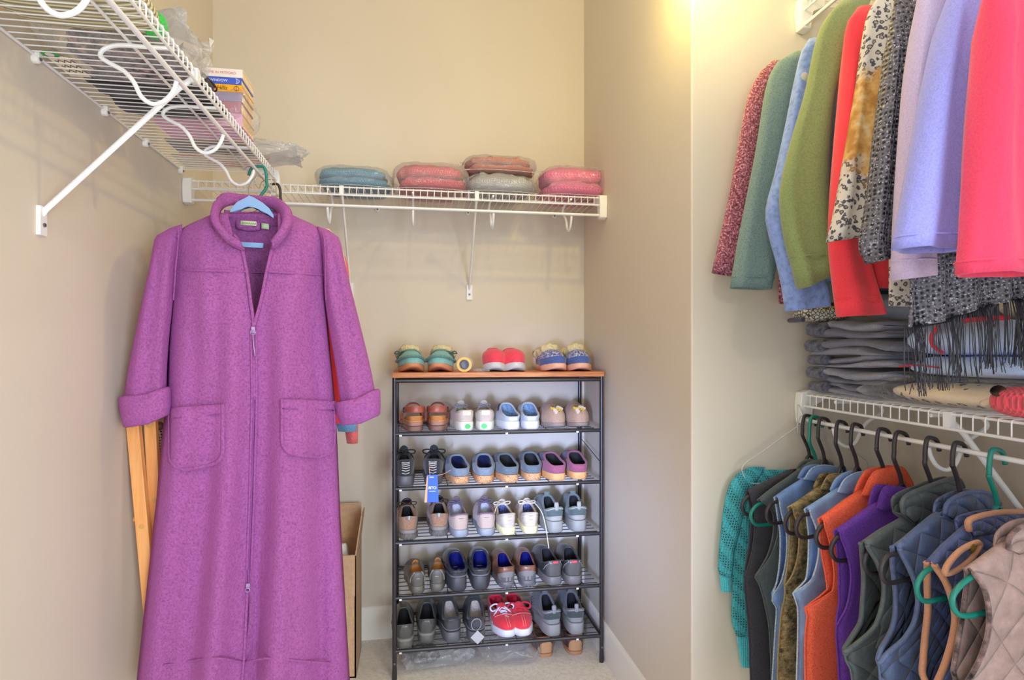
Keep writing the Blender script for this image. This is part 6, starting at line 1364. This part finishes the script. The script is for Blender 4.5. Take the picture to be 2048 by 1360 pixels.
def stripe_mat():
    m, n = new_mat('teal_plum_stripe'); o = n.coord('Object'); w_ = n.add('ShaderNodeTexWave', bands_direction='Z'); w_.inputs['Scale'].default_value = 26; n.link(o, w_.inputs['Vector']); n.color(n.ramp(w_.outputs['Fac'], [(0.3, (46, 92, 104)), (0.5, (40, 40, 64)), (0.72, (150, 62, 78))], 'CONSTANT')); return m
t = thing('sweater', 'teal and plum striped sweater at the end of the pale blue shirts', 'sweater', (1.15, 0.80, QZ(0.8) + 0.06)); m = MB(); bundle(m, (0, 0, 0), (0.16, 0.075, 0.20), 0, 0.05, 5, 1.4, px=0.5); m.build('body', stripe_mat(), t, angle=180)
t = thing('shawl', 'folded pink and peach shawl beneath the coral cap', 'shawl', (1.13, 0.80, QZ(0.8))); m = MB(); bundle(m, (0, 0, 0), (0.20, 0.075, 0.056), 0, 0.08, 5, 6.4, px=0.5); m.build('body', print_mat('pink_peach', (226, 150, 150), (232, 190, 190), (240, 206, 180), 20), t, angle=180)
t = thing('cap', 'coral red knitted cap with a dark wooden button', 'cap', (1.016, 0.852, QZ(0.85))); m = MB(); bundle(m, (0, 0, 0), (0.085, 0.125, 0.053), 0.2, 0.03, 4, 2.0, px=0.85, pz=0.8, N=48, K=24); m.build('body', knit('coral_knit', (255, 92, 108), 300, axis='Object', rot=0.6, bump=1.0, dist=0.004), t, angle=180)
m = MB(); c = V((-0.036, 0.030, 0.043)); m.lathe([(0.011, 0), (0.012, 0.002), (0.011, 0.004), (0.007, 0.003)], c, (-0.55, -0.45, 0.6), 16); b_ = m.build('button', leather('wood_button', (92, 66, 54), 0.25, var=0.4), t)

# ---------------------------------------------------------------- clothes behind the robe
def behind(name, label, cat, Y, rows, mat, body=True, cuff=None):
    pl = Plane(-0.66, Y, -0.44, Y); t = thing(name, label, cat, pl.E)
    sleeve_on(pl, rows, mat, t, dep=0.022, ph=Y * 9, fold=0.08)
    if body: body_on(pl, 0.04, 0.40, EYE + 0.32, EYE - 0.42, mat, t, 0.016, slope=0.06, ph=Y * 20)
    return t
behind('jacket', 'coral red jacket directly behind the purple robe', 'jacket', 1.835, [(478, 600, 650), (500, 612, 662), (600, 628, 676), (740, 640, 678), (846, 652, 688)], REDF)
behind('blouse', 'cream blouse whose shoulder shows past the robe', 'blouse', 1.90, [(458, 610, 658), (478, 630, 676), (520, 640, 690), (600, 650, 694), (760, 650, 690)], fabric('cream_blouse', (244, 226, 184), 300))
behind('shirt', 'light blue shirt with its cuff below the robe sleeve', 'shirt', 1.96, [(480, 610, 660), (520, 630, 686), (640, 650, 700), (800, 664, 712), (862, 676, 714)], fabric('cuff_blue', (110, 158, 206), 300))
behind('cardigan', 'salmon pink cardigan hanging furthest behind the robe', 'cardigan', 2.02, [(496, 630, 676), (520, 650, 694), (585, 655, 700), (700, 664, 706), (820, 684, 716), (886, 694, 716)], fabric('salmon_knit', (224, 112, 116), 260))
def left_hanger(label, mat, Y, wire=False):
    return hanger_on(Plane(-0.255, Y, -0.445, Y + 0.004), label, mat, SZ - 0.064, SZ - 0.245, 'hangers on the left rod', wire=wire, hookr=0.024)
left_hanger('green plastic hanger directly behind the blue one', GRNH, 1.832); left_hanger('thin wire hanger behind the green one', plain('steel_wire', (196, 198, 204)), 1.897, True); left_hanger('bent wire hanger near the shelf corner', plain('brass_wire', (176, 146, 96), 0.3, 0.8), 1.957, True); left_hanger('black hanger at the far end of the left rod', BLKH, 2.017)

# ---------------------------------------------------------------- wooden stand, net, carton
PINE = None
def pine():
    m, n = new_mat('pine'); o = n.coord('Object', (26, 26, 2.2)); f = n.noise(o, 2.0, 4, 0.6); n.color(n.ramp(f, [(0.3, (222, 148, 82)), (0.55, (240, 172, 104)), (0.8, (248, 190, 126))])); n.b.inputs['Roughness'].default_value = 0.5; return m
PINE = pine()
o0 = atY(270, 1000, 1.70); t = thing('folding_stand', 'folded pine stand leaning on the left wall behind the robe', 'stand', (o0.x, o0.y, 0))
def leg_bar(xa, xb, ya, xc, yb, Y, thk):
    A, B, Cc = atY(xa, ya, Y), atY(xb, ya, Y), atY(xc, yb, Y); wv = B - A; ex = (Cc - A); k = (A.z - 0.0) / (A.z - Cc.z); top = A - ex * 0.05; bot = A + ex * k; o = V((o0.x, o0.y, 0))
    m = MB(); m.prism([p - o for p in (top, top + wv, bot + wv, bot)], (0, thk, 0)); b = m.build('leg', PINE, t, smooth=False, bevel=0.002)
    m = MB(); mid = A + ex * 0.52 + wv * 0.5 - o; m.lathe([(0.0065, 0), (0.0065, 0.0015), (0.003, 0.002)], mid + V((0, 0.0005, 0)), (0, -1, 0), 14); m.lathe([(0.008, 0), (0.008, 0.0008)], A + wv * 0.5 - o + V((0, 0.0004, -0.0)), (0, -1, 0), 16); m.build('dowel', plain('dowel', (214, 160, 96), 0.5), b)
leg_bar(251, 277, 850, 287, 1240, 1.70, 0.02); leg_bar(287, 311, 850, 303, 1140, 1.724, 0.02)
m = MB(); a_ = atY(281, 1040, 1.722) - V((o0.x, o0.y, 0)); m.tube([a_ + V((-0.02, 0.01, 0)), a_ + V((0.07, 0.01, 0.003))], 0.007, 10); m.build('crossbar', PINE, t)
pn = Plane(-0.70, 1.79, -0.5, 1.79); t = thing('net_bag', 'white net bag hanging beside the pine stand', 'bag', pn.E)
def net_mat():
    m, n = new_mat('white_net'); uv = n.coord('UV'); v = n.add('ShaderNodeTexVoronoi'); v.inputs['Scale'].default_value = 130; v.inputs['Randomness'].default_value = 0.1; n.link(uv, v.inputs['Vector']); n.color(n.ramp(v.outputs['Distance'], [(0.3, (60, 54, 56)), (0.42, (226, 224, 222))])); return m
sleeve_on(pn, [(846, 317, 322), (858, 312, 332), (900, 314, 334), (960, 320, 336), (1010, 322, 340)], net_mat(), t, 'mesh', 0.014, fold=0.2, cap=True)
m = MB(); m.lathe([(0.012, 0), (0.012, 0.014), (0.006, 0.018)], pn.R(325, 850, 0.02), (0, -1, 0), 12); m.build('cord_lock', plain('brown_toggle', (104, 70, 54), 0.5), t)
CARD = fabric('cardboard', (206, 172, 140), 60, 0.1, 0.04, rough=0.8, sheen=0); CARDI = fabric('cardboard_edge', (182, 144, 110), 60, 0.1, 0.04, sheen=0)
p = atZ(712, 1356, 0.0); bx1, by0 = p.x, p.y; bx0, by1, bh = bx1 - 0.30, 2.335, atY(712, 1112, by0).z
t = thing('carton', 'open cardboard carton on the carpet behind the robe', 'carton', ((bx0 + bx1) / 2, (by0 + by1) / 2, 0)); o = V(t.location)
def wallp(name, pts, d, par, mat=CARD): m = MB(); m.prism([V(q) - o for q in pts], d); return m.build(name, mat, par, smooth=False)
wl = MB()
for pts, d in (([(bx0, by0, 0), (bx1, by0, 0), (bx1, by0, bh), (bx0, by0, bh)], (0, 0.005, 0)), ([(bx0, by1, 0), (bx1, by1, 0), (bx1, by1, bh), (bx0, by1, bh)], (0, -0.005, 0)), ([(bx1, by0, 0), (bx1, by1, 0), (bx1, by1, bh), (bx1, by0, bh)], (-0.005, 0, 0)), ([(bx0, by0, 0), (bx0, by1, 0), (bx0, by1, bh), (bx0, by0, bh)], (0.005, 0, 0)), ([(bx0, by0, 0.001), (bx1, by0, 0.001), (bx1, by1, 0.001), (bx0, by1, 0.001)], (0, 0, 0.005))): wl.prism([V(q) - o for q in pts], d)
wl.build('body', CARD, t, smooth=False)
fz = atY(712, 1190, by0).z
wallp('front_flap', [(bx0, by0 - 0.008, fz), (bx1 - 0.003, by0 - 0.008, fz), (bx1 - 0.003, by0 - 0.002, bh + 0.004), (bx0, by0 - 0.002, bh + 0.004)], (0, 0.004, 0), t)
wallp('rear_flap', [(bx0, by1, bh), (bx1 - 0.003, by1, bh), (bx1 - 0.003, by1 + 0.03, bh + 0.12), (bx0, by1 + 0.03, bh + 0.12)], (0, 0.004, 0), t)
wallp('side_flap', [(bx1, by0 + 0.004, bh), (bx1, by1 - 0.002, bh), (bx1 + 0.012, by1 - 0.002, bh + 0.11), (bx1 + 0.012, by0 + 0.10, bh + 0.11)], (-0.004, 0, 0), t)
t = thing('packing_bag', 'white crumpled wrapping inside the carton', 'wrapping', ((bx0 + bx1) / 2 + 0.04, by0 + 0.10, 0.008)); m = MB(); bundle(m, (0, 0, 0), (0.17, 0.15, bh + 0.015), 0, 0.12, 7, 3.0); m.build('paper', plain('white_paper', (232, 232, 232), 0.7), t, angle=180)

# ---------------------------------------------------------------- small things on and under the rack
p = atY(927, 738, RY0 + 0.06); p.z = TOPZ; r = 0.0262
t = thing('tape_roll', 'roll of yellow tape lying on its side between the teal and red slippers', 'tape', (p.x, RY0 + 0.03, TOPZ + r), -0.25)
def ringo(m, ro, ri, y0, y1):
    N = 28; f = lambda rr, y: [V((rr * math.cos(2*PI*k/N), y, rr * math.sin(2*PI*k/N))) for k in range(N)]
    m.grid([f(ri, y0), f(ro, y0), f(ro, y1), f(ri, y1)], cu=True, cv=True)
m = MB(); ringo(m, r, 0.0185, 0.0, 0.055); m.build('tape', plain('yellow_tape', (246, 202, 92), 0.4), t, angle=40)
m = MB(); ringo(m, 0.0184, 0.0165, -0.0006, 0.0556); m.build('core', plain('grey_core', (168, 160, 160), 0.6), t, angle=40)
m = MB(); ringo(m, r + 0.0004, r + 0.0001, 0.012, 0.05); m.build('wrapper', plain('blue_white_wrapper', (206, 212, 236), 0.4), t, angle=40)
m = MB(); m.lathe([(0.016, 0.03), (0.016, 0.032)], (0, 0, 0), (0, 1, 0), 24); m.build('end_disc', plain('grey_disc', (150, 148, 156), 0.6), t)
p = atY(962, 738, RY0 + 0.06); t = thing('plastic_bag', 'tiny flat clear bag lying beside the red slippers', 'plastic bag', (p.x, RY0 + 0.05, TOPZ)); m = MB(); crinkle(m, (0, 0, 0), (0.040, 0.05, 0.010), 0.3, 2.0, 0.18, ((0.2, 0.2, 0.5),)); m.build('film', FILM2, t, angle=30)
p = atZ(868, 1310, 0.0); t = thing('plastic_bag', 'crumpled clear bag of dark stuffing on the carpet under the rack', 'plastic bag', (p.x, 2.20, 0)); m = MB(); crinkle(m, (0, 0, 0), (0.20, 0.15, 0.065), 0.1, 1.5, 0.16, ((6.0, 0.25, -0.1), (0.6, 0.15, 0.4), (4.0, 0.1, 0))); m.build('film', FILM2, t, angle=30)
m = MB(); bundle(m, (-0.035, 0.0, 0.002), (0.10, 0.10, 0.040), 0.2, 0.2, 7, 4.0); m.build('stuffing', print_mat('grey_streaks', (52, 52, 56), (96, 96, 100), (150, 150, 154), 60), t, angle=180)
p = atZ(1022, 1315, 0.0); t = thing('plastic_bag', 'large clear shoe bag lying on the carpet under the red sneakers', 'plastic bag', (p.x, 2.19, 0)); m = MB(); crinkle(m, (0, 0, 0), (0.19, 0.16, 0.070), -0.1, 7.5, 0.12, ((3.3, 0.15, 0.2), (0.2, 0.18, 0.2), (4.6, 0.1, -0.1))); m.build('film', FILM, t, angle=30)
m = MB(); m.tube(spline([(-0.09, -0.06, 0.01), (-0.05, -0.085, 0.02), (0.0, -0.08, 0.045), (0.03, -0.07, 0.03), (0.07, -0.07, 0.02)], 6), 0.003, 6, flat=(0.4, 1.6)); m.build('folded_edge', FILM2, t)
